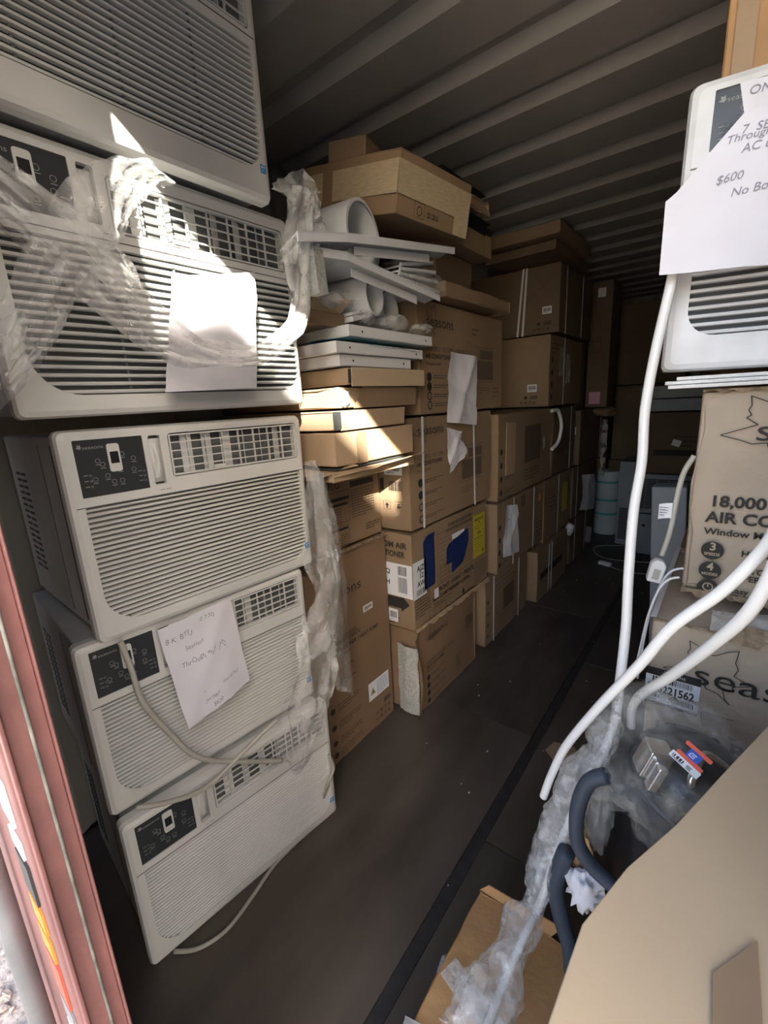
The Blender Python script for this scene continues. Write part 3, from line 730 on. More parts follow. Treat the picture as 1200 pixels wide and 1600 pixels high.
# ================================================================ sheets, films, cords
def paper(label, q, amp=.008, seed=0, texts=(), cat='paper', group=None, crease=(), nu=14, nv=18, fold=0.0, lift=(0, 0, 0), m='paper', name='handwritten_note'):
    """q: corner points top-left, top-right, bottom-right, bottom-left; texts (string, u, v, size) with v from the top"""
    q = [V(p) + V(lift) for p in q]; n = (q[1] - q[0]).cross(q[2] - q[1]).normalized() * -1
    if n.dot(CAM - q[0]) < 0: n = -n
    wd = (q[1] - q[0]).length

    def P(u, v, e=0.0):
        p = (q[0] * (1 - u) + q[1] * u) * (1 - v) + (q[3] * (1 - u) + q[2] * u) * v
        b = amp * (nz((u * 2.2, v * 2.6, seed * 3.1)) + .35 * nz((u * 6, v * 7, seed)))
        for (a0, a1, k) in crease:
            d = (u - a0) * math.cos(a1) + (v - .5) * math.sin(a1); b += k * math.exp(-abs(d) * 14)
        b += fold * math.sin(math.pi * u) * (.4 + v)
        return p + n * (b + e)
    mb = MB(); mb.grid(lambda u, v: P(u, v), nu, nv); mb.grid(lambda u, v: P(u, v, -.0004), nu, nv)
    o = mb.build(name, m, smooth=True)
    tag(o, label, cat, group)
    if texts:
        t = MB(); sx = 1 / wd; sy = 1 / (q[3] - q[0]).length
        for st, u, v, s in texts:
            vs, fs, _ = glyphs(st); t.add([P(u + x * s * sx * .9 + y * s * sx * .15, v - y * s * sy + .04 * (x * s * sx) * math.sin(x * 5 + seed), .0006 + amp * .03) for x, y in vs], fs)
        t.build('handwriting', 'pen', o)
    return o


def film(label, pairs, name='plastic_film', m='clear_film', amp=.012, nu=18, nv=70, seed=0, tuck=.02, cat='plastic wrap', freq=30, parent=None):
    """wrinkled film between two edge lines given as pairs of points"""
    A = spline([p[0] for p in pairs], nv); B = spline([p[1] for p in pairs], nv); mb = MB()

    def P(u, v):
        i = int(round(v * nv)); a, b = A[i], B[i]; ac = b - a; t = (A[min(i + 1, nv)] - A[max(i - 1, 0)])
        n = ac.cross(t).normalized()
        if n.dot(CAM - a) < 0: n = -n
        p = a + ac * u
        s_ = u * freq / 6 + 1.5 * nz((v * 3, seed, u)); w = .9 * nz((u * 2.5, v * 6, seed)) + .9 * (.45 - abs(nz((s_, v * 3.5, seed + 5))) * 2.2) + .45 * (.4 - 2 * abs(nz((s_ * 2.4, v * 9, seed + 9)))) + .14 * nz((u * 22, v * 50, seed))
        return p + n * (amp * w + tuck * math.sin(math.pi * u)) + V((0, 0, 1)) * amp * .5 * nz((u * 7, v * 12, seed + 20)) * (1 if u in (0, 1) else .3)
    mb.grid(P, nu, nv); o = mb.build(name, m, parent, smooth=True)
    return tag(o, label, cat) if label else o


def lump(label, c, rad, m='clear_film', name='plastic_bag', seed=0, k=.25, nu=40, nv=26, cat='plastic bag', parent=None, tip=None, freq=2.2):
    c = V(c); rad = V(rad); mb = MB()

    def P(u, v):
        a = 2 * math.pi * u; b = math.pi * v; d = V((math.sin(b) * math.cos(a), math.sin(b) * math.sin(a), math.cos(b)))
        w = 1 + k * (.8 * nz(d * freq * .7, 1, seed) + .5 * (.4 - 2 * abs(nz(d * freq * 1.4, 1, seed + 4))) + .25 * (.4 - 2 * abs(nz(d * freq * 4, 1, seed + 8))))
        p = V((d.x * rad.x, d.y * rad.y, d.z * rad.z)) * w
        if tip: p += V(tip) * max(0, d.z) ** 4
        return c + p
    mb.grid(P, nu, nv); o = mb.build(name, m, parent, smooth=True)
    return tag(o, label, cat) if label else o


def cord(label, pts, r, m='cord_white', n=60, name='cable', cat='cable', group=None, parent=None, seg=10):
    mb = MB(); mb.tube(spline(pts, n), r, seg); o = mb.build(name, m, parent, smooth=True)
    return tag(o, label, cat, group) if label else o


def P2(pts, ax, v): return [at(a, b, ax, v) for a, b in pts]


# ---- papers on the left stack
paper('white sheet with pencilled numbers tucked under the film, half in the sun', P2([(268, 432), (398, 425), (402, 606), (258, 613)], 'x', .700), .010, 1, (('25 02', .30, .22, .022), ('9.11', .52, .36, .02)), crease=((.3, 1.2, .006),))
paper('creased note about a through wall unit, hung on the second lowest air conditioner', [at(246, 985, 'x', .640), at(358, 934, 'x', .640), at(391, 1062, 'x', .668), at(293, 1138, 'x', .662)], .006, 2,
      (('8 K  BTU', .04, .17, .019), ('0 7.50', .52, .10, .017), ('Seasons', .24, .30, .017), ('ThrOugh wall  AC', .14, .44, .018), ('out of box', .58, .80, .014), ('JW2883', .30, .88, .013), ('$620', .38, .96, .015), ('-', .30, .78, .02)), crease=((.45, .75, .006), (.35, 2.6, .004)), fold=.006)
paper('long crumpled white paper on the topmost maple leaf box of the second column', P2([(704, 549), (746, 558), (745, 664), (699, 660)], 'x', .672), .010, 3, (('8', .5, .6, .02), ('$ 5', .45, .88, .02)), crease=((.55, .5, .012), (.4, 1.9, -.008)), nu=18, nv=24)
paper('small kinked paper scrap on the box with white straps', P2([(696, 668), (720, 674), (729, 708), (704, 741)], 'x', .672), .012, 4, crease=((.4, .9, .012),), name='paper_scrap')
paper('curling white note on the near box of the third column', P2([(791, 790), (807, 788), (812, 862), (786, 872)], 'x', .684), .012, 5, (('15K', .2, .3, .02), ('280', .3, .8, .02)), crease=((.6, .9, .01),))
paper('white sheet bent over, on the far dark box beyond the aisle stacks', P2([(911, 742), (930, 740), (929, 795), (906, 797)], 'x', .690), .015, 6, crease=((.3, .1, .03),), name='paper_sheet')
paper('small white slip near the floor on the farthest dark box', P2([(917, 822), (925, 824), (922, 848), (913, 846)], 'x', .700), .006, 7, name='paper_slip')
lump('white crumpled tissue stuck between two boxes down the aisle', at(890, 826, 'x', .70), (.03, .04, .05), 'paper', 'crumpled_tissue', 4, .5, 16, 12, 'paper')

# ---- papers on the right air conditioner
def poly_paper(label, pts, texts, seed, name='handwritten_note', back=.0006, rot=.0):
    c = sum(pts, V()) / len(pts); n = V((0.10, -1, 0.02)).normalized(); r = V((1, .10, 0)).normalized(); u = n.cross(r) * -1
    if u.z < 0: u = -u
    flat = [V(((p - c).dot(r), (p - c).dot(u), 0)) for p in pts]; mb = MB()
    xs = [p.x for p in flat]; ys = [p.y for p in flat]; tri = tessellate_polygon([flat])
    import bmesh
    bm = bmesh.new(); vv = [bm.verts.new(p) for p in flat]
    for t in tri: bm.faces.new([vv[i] for i in t])
    for _ in range(4): bmesh.ops.subdivide_edges(bm, edges=bm.edges, cuts=1, use_grid_fill=True)

    def W(x, y, e=0): return c + r * x + u * y + n * (.010 * nz((x * 9, y * 9, seed)) + .004 * nz((x * 30, y * 22, seed + 2)) + e + .012 * max(0, -y * 3))
    for v in bm.verts: v.co = W(v.co.x, v.co.y)
    me = bpy.data.meshes.new(name); bm.to_mesh(me); bm.free(); me.polygons.foreach_set('use_smooth', [True] * len(me.polygons)); me.materials.append(M['paper'])
    o = bpy.data.objects.new(name, me); COL.objects.link(o); tag(o, label, 'paper')
    t = MB()
    for st, px, py, s in texts:
        p = at(px, py, 'y', pts[0].y); x0 = (p - c).dot(r); y0 = (p - c).dot(u); vs, fs, _ = glyphs(st)
        t.add([W(x0 + x * s + y * s * .2, y0 + y * s, .0012) for x, y in vs], fs)
    if texts: t.build('handwriting', 'pen', o)
    return o


poly_paper('large white note priced at 600 dollars, taped to the scuffed air conditioner', P2([(1030, 432), (1040, 318), (1057, 302), (1166, 172), (1235, 150), (1260, 408)], 'y', .985),
           (('7  SEER', 1157, 211, .017), ('Through Wall', 1133, 229, .016), ('AC unit', 1157, 241, .017), ('$600', 1117, 291, .017), ('No Box', 1140, 309, .017)), 3)
poly_paper('smaller white sheet behind the priced note, at the control panel', P2([(1156, 132), (1230, 105), (1240, 190), (1163, 190)], 'y', 1.005), (('ON  5', 1168, 152, .018),), 8)

# ---- flat cartons and trays between the stacks
FG = None
c = Carton('flattened open carton with torn flaps, lowest in the pile of flat cartons', .15, .705, .965, 1.405, 1.170, 1.205, m='kraft_light', seed=31, r=.003)
flap(c.root, [(.2775, -.22, .02), (.2775, .22, .026), (.318, .225, .046), (.318, -.03, .034), (.300, -.06, .024), (.312, -.12, .030)], (0, 0, .003), 'kraft_light')
flap(c.root, [(-.24, -.22, .03), (.27, -.22, .03), (.255, -.262, .022), (-.24, -.262, .028)], (0, 0, .003), 'kraft_light')
flap(c.root, [(.20, -.17, .036), (.26, -.17, .036), (.30, -.13, .046), (.24, -.11, .05)], (0, 0, .002), 'kraft_light')
m_ = MB(); m_.box((-.22, -.19, .035), (.262, .17, .042)); m_.build('inside_shade', 'dark_sheet', c.root)  # dark slab stands for the shade inside the open carton
Carton('closed flat carton with clean edges, second from below in the pile', .12, .700, .985, 1.410, 1.217, 1.322, m='kraft_light', seed=32, r=.003).patch('right', .10, .0, .05, .10, 'kraft_tape', 'tape')
c = Carton('flat carton with its front corner burst open, third in the pile', .12, .690, 1.00, 1.36, 1.326, 1.388, m='kraft_light', seed=33, r=.003)
flap(c.root, [(.287, -.155, .0), (.287, .18, .002), (.294, .18, .060), (.298, -.13, .060)], (.003, 0, 0), 'kraft_light')
m_ = MB(); m_.box((.2835, -.181, .004), (.2875, -.150, .058)); m_.build('opening_shade', 'dark_sheet', c.root)  # dark strip painted in for the shade within the burst corner
c = Carton('flat carton with a slanting scuffed flap, fourth in the pile', .12, .690, 1.03, 1.45, 1.392, 1.457, m='kraft_light', seed=34, r=.003)
flap(c.root, [(.288, -.15, .0), (.288, .20, .0), (.293, .20, .062), (.297, -.11, .064)], (.003, 0, 0), 'kraft')
lump(None, (.285, -.185, .03), (.012, .02, .025), 'grey_foam', 'foam_stuffing', 2, .5, 12, 8, parent=c.root)
c = Carton('flat carton directly under the white metal trays', .12, .715, 1.05, 1.47, 1.461, 1.514, m='kraft_light', seed=35, r=.003)
flap(c.root, [(.300, -.20, -.004), (.300, .205, -.003), (.301, .205, .052), (.301, -.20, .052)], (.003, 0, 0), 'board_tan')
m_ = MB(); m_.box((.296, -.2085, .006), (.2985, -.185, .046)); m_.build('opening_shade', 'dark_sheet', c.root)  # dark strip painted in for shade in the open corner


def tray(label, x0, x1, y0, y1, z0, h, film_=False, rot=0.0):
    t = thing('metal_tray', ((x0 + x1) / 2, (y0 + y1) / 2, z0), (0, 0, rot), label, 'tray', 'white metal trays in the pile'); w, d = (x1 - x0) / 2, (y1 - y0) / 2
    mb = MB(); mb.box((-w, -d, 0), (w, d, .002)); mb.build('tray_sheet', 'white_metal', t)
    for nm, lo, hi in (('rim', (w - .0015, -d, 0), (w, d, h)), ('rim', (-w, -d, 0), (-w + .0015, d, h)), ('rim', (-w, -d, 0), (w, -d + .0015, h)), ('rim', (-w, d - .0015, 0), (w, d, h)), ('lip', (w - .016, -d, h - .0015), (w, d, h))):
        mb = MB(); mb.box(lo, hi); r_ = mb.build(nm, 'white_metal', t, bevel=.0006)
    for y in (-d + .06, d - .045):
        i = Ink((V((w, y, h * .5)), V((0, 1, 0)), V((0, 0, 1)), V((1, 0, 0)), 1, 1), .0006); i.disc(0, 0, .0035, 10); i.build('screw_hole', 'display_dark', t)
    if film_:
        film(None, [(V((w - .12, -d, h + .004)), V((w + .002, -d, h + .002))), (V((w - .14, 0, h + .012)), V((w + .006, 0, h - .002))), (V((w - .1, d, h + .004)), V((w + .003, d - .02, h - .006)))], 'blue_film', 'blue_film', .004, 10, 24, 3, .004, parent=t)
    return t


tray('white metal tray lowest of three, on the flat cartons', .20, .700, 1.035, 1.41, 1.517, .034)
tray('white metal tray with blue protective film peeling, middle of three', .18, .712, 1.00, 1.475, 1.553, .032, True, .02)
tray('white metal tray topmost of three, longest, below the plastic tubes', .22, .722, 1.06, 1.525, 1.600, .034)
c = Carton('open carton lying on the white trays with its flap up', .14, .675, .945, 1.10, 1.630, 1.672, m='kraft', seed=36, r=.003)
flap(c.root, [(.262, -.08, .040), (.262, .06, .042), (.290, .085, .078), (.25, -.03, .085), (-.2, -.04, .07), (-.24, -.07, .042)], (0, .003, .002), 'kraft_light')
for k, (px, py, s, sd) in enumerate(((520, 470, .055, 1), (560, 497, .05, 2), (610, 505, .06, 3), (655, 515, .045, 4))):
    p = at(px, py, 'x', .66); lump(['crinkled clear bag behind the grey foam bar', 'crinkled clear bag beside the open carton flap', 'crinkled clear bag in front of the small tubes', 'thin trailing clear bag at the end of the trays'][k], p, (s, s * 1.2, s * .42), 'thin_film', 'plastic_bag', sd, .45)
mb = MB(); mx = Matrix.Translation(at(553, 497, 'x', .66)) @ Matrix.Rotation(.25, 4, 'X') @ Matrix.Rotation(.1, 4, 'Z'); mb.box((-.10, -.05, -.008), (.03, .09, .008), mx); mb.box((-.09, -.045, .010), (.025, .07, .018), mx)
tag(mb.build('white_bracket', 'white_plastic', bevel=.001), 'folded white brackets in clear plastic on the open carton', 'bracket')


def hollow(label, c, d, L, r, th, m='white_plastic', squash=.0, seed=0):
    c = V(c); d = V(d).normalized(); a = d.cross(V((0, 0, 1))).normalized(); b = a.cross(d); mb = MB(); n = 40
    secs = [(0, r - th), (0, r), (L * .08, r), (L, r * .97), (L, r * .97 - th), (.004, r - th)]
    rings = []
    for q, rr in secs: rings.append([c + d * q + (a * math.cos(2 * math.pi * j / n) * (1 - squash) + b * math.sin(2 * math.pi * j / n)) * rr for j in range(n)])
    mb.add([p for rg_ in rings for p in rg_], [(i * n + j, i * n + (j + 1) % n, (i + 1) * n + (j + 1) % n, (i + 1) * n + j) for i in range(len(secs) - 1) for j in range(n)])
    mb2 = MB(); o = mb.build('plastic_tube', m, recalc=True); o.data.polygons.foreach_set('use_smooth', [True] * len(o.data.polygons))
    e = o.modifiers.new('e', 'EDGE_SPLIT'); e.split_angle = .7
    return tag(o, label, 'tube', 'white tubes in the pile')


hollow('big white plastic tube, widest of the three', (.715, 1.165, 1.890), (-.97, -.16, -.02), .30, .100, .010)
hollow('white tube lying under the big one, its mouth by the clear bags', (.690, 1.235, 1.742), (-.97, -.18, .0), .28, .062, .005)
hollow('white tube behind the other two, half hidden by clear bags', (.640, 1.385, 1.725), (-.98, -.15, .0), .25, .062, .005)
mb = MB(); a, b = at(484, 392, 'x', .74), at(494, 462, 'x', .74); d = (b - a); mx = Matrix.Translation(a) @ d.to_track_quat('Z', 'Y').to_matrix().to_4x4()
mb.box((-.030, -.018, 0), (.014, .018, d.length), mx)
tag(mb.build('foam_bar', 'grey_foam', bevel=.002), 'grey foam bar standing upright beside the white tubes', 'foam')


def rail(label, pts, h, dep, seed=0):
    """bent white plastic rail: front lip with a ledge running back"""
    t = thing('plastic_rail', pts[0], (0, 0, 0), label, 'rail'); pts = [V(p) - V(pts[0]) for p in pts]
    for k, (a, b) in enumerate(zip(pts, pts[1:])):
        mb = MB(); up = V((0, 0, h)); bk = V((-dep, 0.03, -.012))
        mb.prism([a, b, b + up, a + up], V((-.006, .001, 0))); mb.build('rail_front', 'white_plastic', t, recalc=True, bevel=.0015)
        mb = MB(); mb.prism([a + up, b + up, b + up + bk * (.8 if k else 1), a + up + bk], V((0, 0, -.004))); mb.build('rail_ledge', 'white_plastic', t, recalc=True, bevel=.001)
    mb = MB(); a, b = pts[1], pts[2]; mb.prism([a * .9 + b * .1 + V((-.03, 0, 0)), a * .22 + b * .78 + V((-.03, 0, 0)), a * .22 + b * .78 + V((-.03, 0, -.026)), a * .9 + b * .1 + V((-.03, 0, -.022))], V((-.003, 0, 0))); mb.build('rail_skirt', 'white_plastic', t, recalc=True)
    return t


rail('upper bent white plastic rail sticking out of the pile', [at(466, 376, 'x', .79), at(545, 378, 'x', .80), at(711, 397, 'x', .80)], .022, .10)
rail('lower bent white plastic rail, sloping down over the tubes', [at(466, 396, 'x', .765), at(543, 407, 'x', .775), at(688, 471, 'x', .765)], .022, .10)
fp_ = thing('folded_panels', at(620, 430, 'x', .74), (.12, 0, .05), 'white folded side panels wrapped in clear plastic, on the printed box', 'panel')
for k in range(4):
    mb = MB(); mx = Matrix.Rotation(-.12 + k * .07, 4, 'X'); mb.box((-.16, -.02 + k * .008, -.020 + k * .014), (.02, .26 - k * .012, -.014 + k * .014), mx); mb.box((.012, -.02 + k * .008, -.020 + k * .014), (.02, .26 - k * .012, -.008 + k * .014), mx); mb.build('folded_panel', 'white_plastic', fp_, bevel=.001)
film(None, [(V((-.05, .0, .05)), V((.03, .0, -.03))), (V((-.06, .15, .065)), V((.035, .14, -.03))), (V((-.05, .29, .04)), V((.03, .28, -.045)))], 'wrapping', 'thin_film', .01, 12, 24, 4, .02, parent=fp_)

# ---- pile above the printed box
def tcarton(label, corner, ax, ay, w, d, h, m, seed):
    """carton placed by its near right bottom corner and its own axes"""
    ax = V(ax).normalized(); ay = V(ay); ay = (ay - ax * ay.dot(ax)).normalized(); az = ax.cross(ay)
    c = Carton(label, 0, w, 0, d, 0, h, m=m, seed=seed, r=.005)
    ctr = V(corner) - ax * (w / 2) + ay * (d / 2)
    c.root.rotation_euler = Matrix((ax, ay, az)).transposed().to_euler(); c.root.location = ctr; return c


c = tcarton('large tilted brown carton sealed with wide fibre tape, on top of the pile', (.775, 1.245, 1.955), (.955, -.08, -.20), (-.10, .98, .05), .46, .39, .17, 'kraft_mid', 41)
c.root.name = 'taped_carton'
c.patch('front', .17, .055, .29, .085, 'fibre_tape', 'fibre_tape'); c.patch('front', .02, .055, .10, .085, 'fibre_tape', 'fibre_tape')
c.patch('right', .0, .055, .385, .085, 'fibre_tape', 'fibre_tape'); c.patch('right', .30, .004, .085, .06, 'fibre_tape', 'fibre_tape', lift=.002)
i = c.ink('right'); i.box(.085, .012, .05, .04); i.ring(.11, .03, .012, .003); i.text('221 20 21', .15, .022, .02, True, xs=.8); i.lines(.085, .056, .05, 1, .01, .002); i.build(parent=c.root)
Carton('brown carton with a tape end, sticking out under the black sheets', .22, .735, 1.655, 2.03, 1.985, 2.072, m='kraft', seed=42).patch('right', .30, .002, .05, .083, 'kraft_tape', 'tape')
Carton('crushed thin carton under the dark sheet, nearest the ceiling', .40, .745, 1.67, 1.98, 2.135, 2.195, rot=(-.0, 0, -.05), m='kraft_light', seed=43, dent=.02, r=.004)
Carton('dim carton beneath the tape-end carton', .16, .665, 1.66, 1.97, 1.868, 1.980, m='kraft_dark', seed=44)
Carton('long flat carton with an open end, lying on the printed box', .28, .720, 1.66, 2.27, 1.792, 1.855, rot=(0, 0, -.03), m='kraft', seed=45, dent=.01)
Carton('small carton peeping out behind the fibre taped one', .36, .52, 1.40, 1.56, 2.20, 2.32, rot=(.0, .1, .2), m='kraft_light', seed=46)
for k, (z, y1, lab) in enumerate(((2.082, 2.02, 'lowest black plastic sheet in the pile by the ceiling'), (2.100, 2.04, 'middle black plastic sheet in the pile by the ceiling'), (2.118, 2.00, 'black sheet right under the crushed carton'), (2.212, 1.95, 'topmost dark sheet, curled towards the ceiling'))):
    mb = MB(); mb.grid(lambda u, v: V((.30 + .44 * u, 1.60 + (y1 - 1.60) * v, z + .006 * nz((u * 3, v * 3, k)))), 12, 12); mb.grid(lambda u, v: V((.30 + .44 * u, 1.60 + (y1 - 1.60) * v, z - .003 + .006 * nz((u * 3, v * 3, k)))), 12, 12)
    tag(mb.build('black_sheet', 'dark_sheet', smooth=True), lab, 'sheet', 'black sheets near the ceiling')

# ---- clear film draped over the stack
film('clear film sash slung across the sunlit air conditioner', [
    (at(-30, 215, 'x', .76), at(-40, 330, 'x', .74)), (at(40, 268, 'x', .77), at(40, 392, 'x', .74)), (at(120, 330, 'x', .77), at(110, 452, 'x', .74)), (at(190, 392, 'x', .77), at(180, 516, 'x', .75)),
    (at(250, 468, 'x', .76), at(238, 556, 'x', .76)), (at(320, 528, 'x', .76), at(320, 574, 'x', .75)), (at(400, 535, 'x', .75), at(405, 566, 'x', .74)), (at(455, 480, 'x', .75), at(470, 510, 'x', .73)), (at(446, 400, 'x', .75), at(480, 400, 'x', .73)), (at(452, 330, 'x', .75), at(482, 330, 'x', .74)), (at(455, 290, 'x', .76), at(490, 300, 'x', .75))],
     amp=.022, nu=22, nv=110, seed=2, tuck=.03)
film('clear film bunched in an arch under the topmost air conditioner', [
    (at(252, 268, 'x', .735), at(248, 290, 'x', .725)), (at(222, 250, 'x', .74), at(232, 296, 'x', .725)), (at(165, 244, 'x', .745), at(200, 350, 'x', .72)), (at(105, 278, 'x', .75), at(160, 430, 'x', .715)),
    (at(50, 350, 'x', .79), at(130, 460, 'x', .74)), (at(0, 450, 'x', .76), at(105, 500, 'x', .73)), (at(-40, 550, 'x', .74), at(60, 575, 'x', .73)), (at(-60, 640, 'x', .73), at(0, 640, 'x', .73))],
     m='thin_film', amp=.022, nu=22, nv=80, seed=7, tuck=.04)
film('knotted clear bag hanging between the air conditioners and the taped carton', [
    (at(425, 290, 'x', .74), at(450, 330, 'x', .72)), (at(452, 272, 'x', .75), at(462, 345, 'x', .73)), (at(478, 268, 'x', .76), at(472, 355, 'x', .74)), (at(500, 320, 'x', .76), at(478, 372, 'x', .74)), (at(490, 345, 'x', .76), at(480, 400, 'x', .74))], amp=.02, nu=20, nv=40, seed=11, tuck=.03)
film('long clear film hanging beside the air conditioners in front of the tall box', [
    (at(474, 722, 'x', .665), at(490, 722, 'x', .665)), (at(480, 790, 'x', .70), at(522, 800, 'x', .64)), (at(486, 880, 'x', .70), at(536, 890, 'x', .62)), (at(494, 960, 'x', .70), at(545, 980, 'x', .60)), (at(510, 1040, 'x', .69), at(550, 1070, 'x', .60)), (at(528, 1080, 'x', .68), at(548, 1088, 'x', .62))],
     m='thin_film', amp=.018, nu=18, nv=80, seed=14, tuck=.02)
film('twisted clear film trailing down over the lower air conditioners', [
    (at(478, 735, 'x', .70), at(500, 740, 'x', .69)), (at(492, 820, 'x', .70), at(515, 830, 'x', .69)), (at(498, 900, 'x', .71), at(525, 900, 'x', .70)), (at(480, 985, 'x', .72), at(524, 985, 'x', .70)), (at(458, 1060, 'x', .73), at(516, 1060, 'x', .71)), (at(438, 1120, 'x', .73), at(504, 1120, 'x', .71)), (at(432, 1165, 'x', .72), at(485, 1175, 'x', .71)), (at(445, 1185, 'x', .71), at(462, 1196, 'x', .71))],
     m='thin_film', amp=.025, nu=22, nv=90, seed=17, tuck=.03)

# ---- cords of the air conditioners
cord('beige cord looping over the second lowest air conditioner', [at(188, 1003, 'x', .62), at(205, 1045, 'x', .63), at(222, 1095, 'x', .64), at(260, 1140, 'x', .65), at(310, 1183, 'x', .67), at(380, 1190, 'x', .69), at(440, 1188, 'x', .70)], .0065, 'cord_beige')
cord('beige cord curving over the louvre of the lowest air conditioner', [at(212, 1262, 'x', .64), at(260, 1254, 'x', .665), at(320, 1232, 'x', .675), at(370, 1185, 'x', .69), at(405, 1150, 'x', .70), at(432, 1125, 'x', .71)], .0062, 'cord_beige')
f = lambda px, py, z=.007: at(px, py, 'z', z)
cord('pale cord lying on the floor in front of the lowest air conditioner', [f(272, 1487), f(310, 1482), f(355, 1452), f(395, 1400), f(430, 1350), f(470, 1308), f(497, 1268, .01), at(512, 1225, 'x', .70), at(521, 1200, 'x', .70), at(514, 1180, 'x', .70)], .0055, 'cord_beige')
cord('coil of white hose on the corner of the dark box down the aisle', [at(862, 642, 'x', .68), at(872, 642, 'x', .69), at(877, 665, 'x', .70), at(872, 690, 'x', .70), at(862, 702, 'x', .69)], .012, 'cord_white', name='white_hose', cat='hose')

# ================================================================ right side
cR = Carton('battered tan box printed 18,000, under the scuffed air conditioner', 1.592, 2.24, 1.06, 1.52, .985, 1.395, m='kraft_grey', seed=51, dent=.014, r=.010, seg=.05)
i = cR.ink('front', .002)
i.text('18,000 BTU', .036, .188, .030, True, xs=1.05); i.text('AIR CONDITIONER', .033, .156, .030, True, xs=1.05); i.text('Window Mount', .033, .131, .018, True, xs=1.1)
i.text('seasons', .090, .315, .055, xs=1.3); i.loop([(.108 + a * .068, .332 + b * .058) for a, b in LEAF], .0017)
i.text('HIGH/MED/LOW', .095, .093, .017, True); i.text('AUTO, COOL,', .090, .060, .016, True); i.text('OPERATION', .090, .044, .016, True); i.text('Easy Cool', .086, .016, .016, True)
for k, z in enumerate((.098, .056, .018)): i.disc(.050, z, .0185, 28)
i.build(parent=cR.root)
j = cR.ink('front', .0028); j.text('3', .050, .099, .022, True, anchor='c'); j.text('SPEEDS', .050, .088, .008, True, anchor='c'); j.text('4', .050, .057, .022, True, anchor='c'); j.text('MODES', .050, .046, .008, True, anchor='c')
j.ring(.050, .021, .008, .002, 14).line((.050, .021), (.050, .028), .002); j.build(parent=cR.root, material='kraft_grey')
ragged(cR.root, (-.318, -.229, .012), (.322, -.229, .008), .014, 8, (0, -1, 0), 70, 'corrugate_edge'); ragged(cR.root, (-.318, -.229, .410), (.322, -.229, .410), .007, 9, (0, -1, 0), 70, 'corrugate_edge')

cL = Carton('worn tan box with a white barcode label, below the box printed 18,000', 1.558, 2.25, .960, 1.46, .440, .958, m='kraft_grey', seed=52, dent=.010, r=.009, seg=.06)
i = cL.ink('front', .002)
i.text('seasons', .078, .402, .062, xs=1.3); i.loop([(.098 + a * .068, .425 + b * .058) for a, b in LEAF], .0015)
i.text('12,000 BTU / 10.2 CEER', .020, .265, .043, True); i.text('AIR CONDITIONER', .008, .222, .043, True); i.text('Cools a Room', .080, .190, .026, True)
i.line((.10, .345), (.10, .33), .001); i.line((.10, .345), (.15, .345), .001); i.build(parent=cL.root)
p, fr = cL.patch('front', .002, .330, .092, .083, 'sticker_white')
t = Ink(fr, .0004); t.rect(0, .066, .092, .017); t.rect(0, 0, .092, .007); t.bars(.012, .052, .068, .012, 5); t.text('318221562', .004, .030, .024, True, xs=.74); t.lines(.004, .026, .084, 1, .01, .0015); t.text('EACH', .006, .009, .006, True); t.bars(.008, .016, .03, .008, 7); t.bars(.048, .013, .036, .010, 8); t.line((.043, .008), (.043, .026), .0006); t.build(parent=p)
Ink(fr, .0008).text('seasons', .030, .071, .010, xs=1.2).loop([(.034 + a * .006, .075 + b * .005) for a, b in LEAF], .0006).build(parent=p, material='sticker_white')
cL.strap('top', .0, .01)
ragged(cL.root, (-.340, -.252, .522), (.345, -.252, .518), .005, 12, (0, -1, 0), 80, 'corrugate_edge')
film(None, [(V((-.25, -.22, .545)), V((-.25, -.258, .52))), (V((-.1, -.20, .55)), V((-.1, -.27, .522))), (V((.2, -.2, .55)), V((.2, -.27, .52)))], 'clear_wrapping', 'clear_film', .01, 8, 30, 5, .01, parent=cL.root)
ragged(None, (1.68, .95, .985), (1.95, .95, .985), .03, 15, (0, -1, 0), 24, 'corrugate_edge').parent = None
o = bpy.data.objects['torn_edge.%03d' % (len([x for x in bpy.data.objects if x.name.startswith('torn_edge')]) - 1)]; tag(o, 'torn strip of corrugated card crushed between the two tan boxes', 'cardboard scrap'); o.name = 'card_scrap'
c = Carton('tan box on the floor, lowest of the stack beside the bin', 1.555, 2.26, .985, 1.5, .002, .436, m='kraft', seed=53)
c = Carton('brown carton with clear tape on top of the scuffed air conditioner', 1.553, 2.2, 1.16, 1.60, 1.915, 2.352, rot=(0, .0, .06), m='wood_card', seed=54)
c.patch('front', .12, .004, .07, .43, 'kraft_tape', 'tape'); c.patch('front', .015, .0, .03, .43, 'kraft_light', 'card_strip')
t = thing('foam_sheets', (1.75, 1.2, 1.399), (0, 0, .05), 'thin white foam sheets stacked beneath the scuffed air conditioner', 'foam')
for k in range(3):
    mb = MB(); mb.box((-.215 + k * .006 * (-1) ** k, -.16 + .01 * k, k * .0075), (.30, .2, k * .0075 + .0065)); mb.build('foam_sheet', 'foam', t, bevel=.001)
# stack added on the right to block low sun, mostly out of view
Carton('tall pale carton added as a sun blocker, along the right wall near the door', 1.86, 2.29, .16, .62, .962, 1.60, m='kraft_light', seed=61)
Carton('small carton added as a sun blocker on the pale carton by the right wall', 1.90, 2.29, .18, .58, 1.604, 1.84, m='kraft', seed=62)
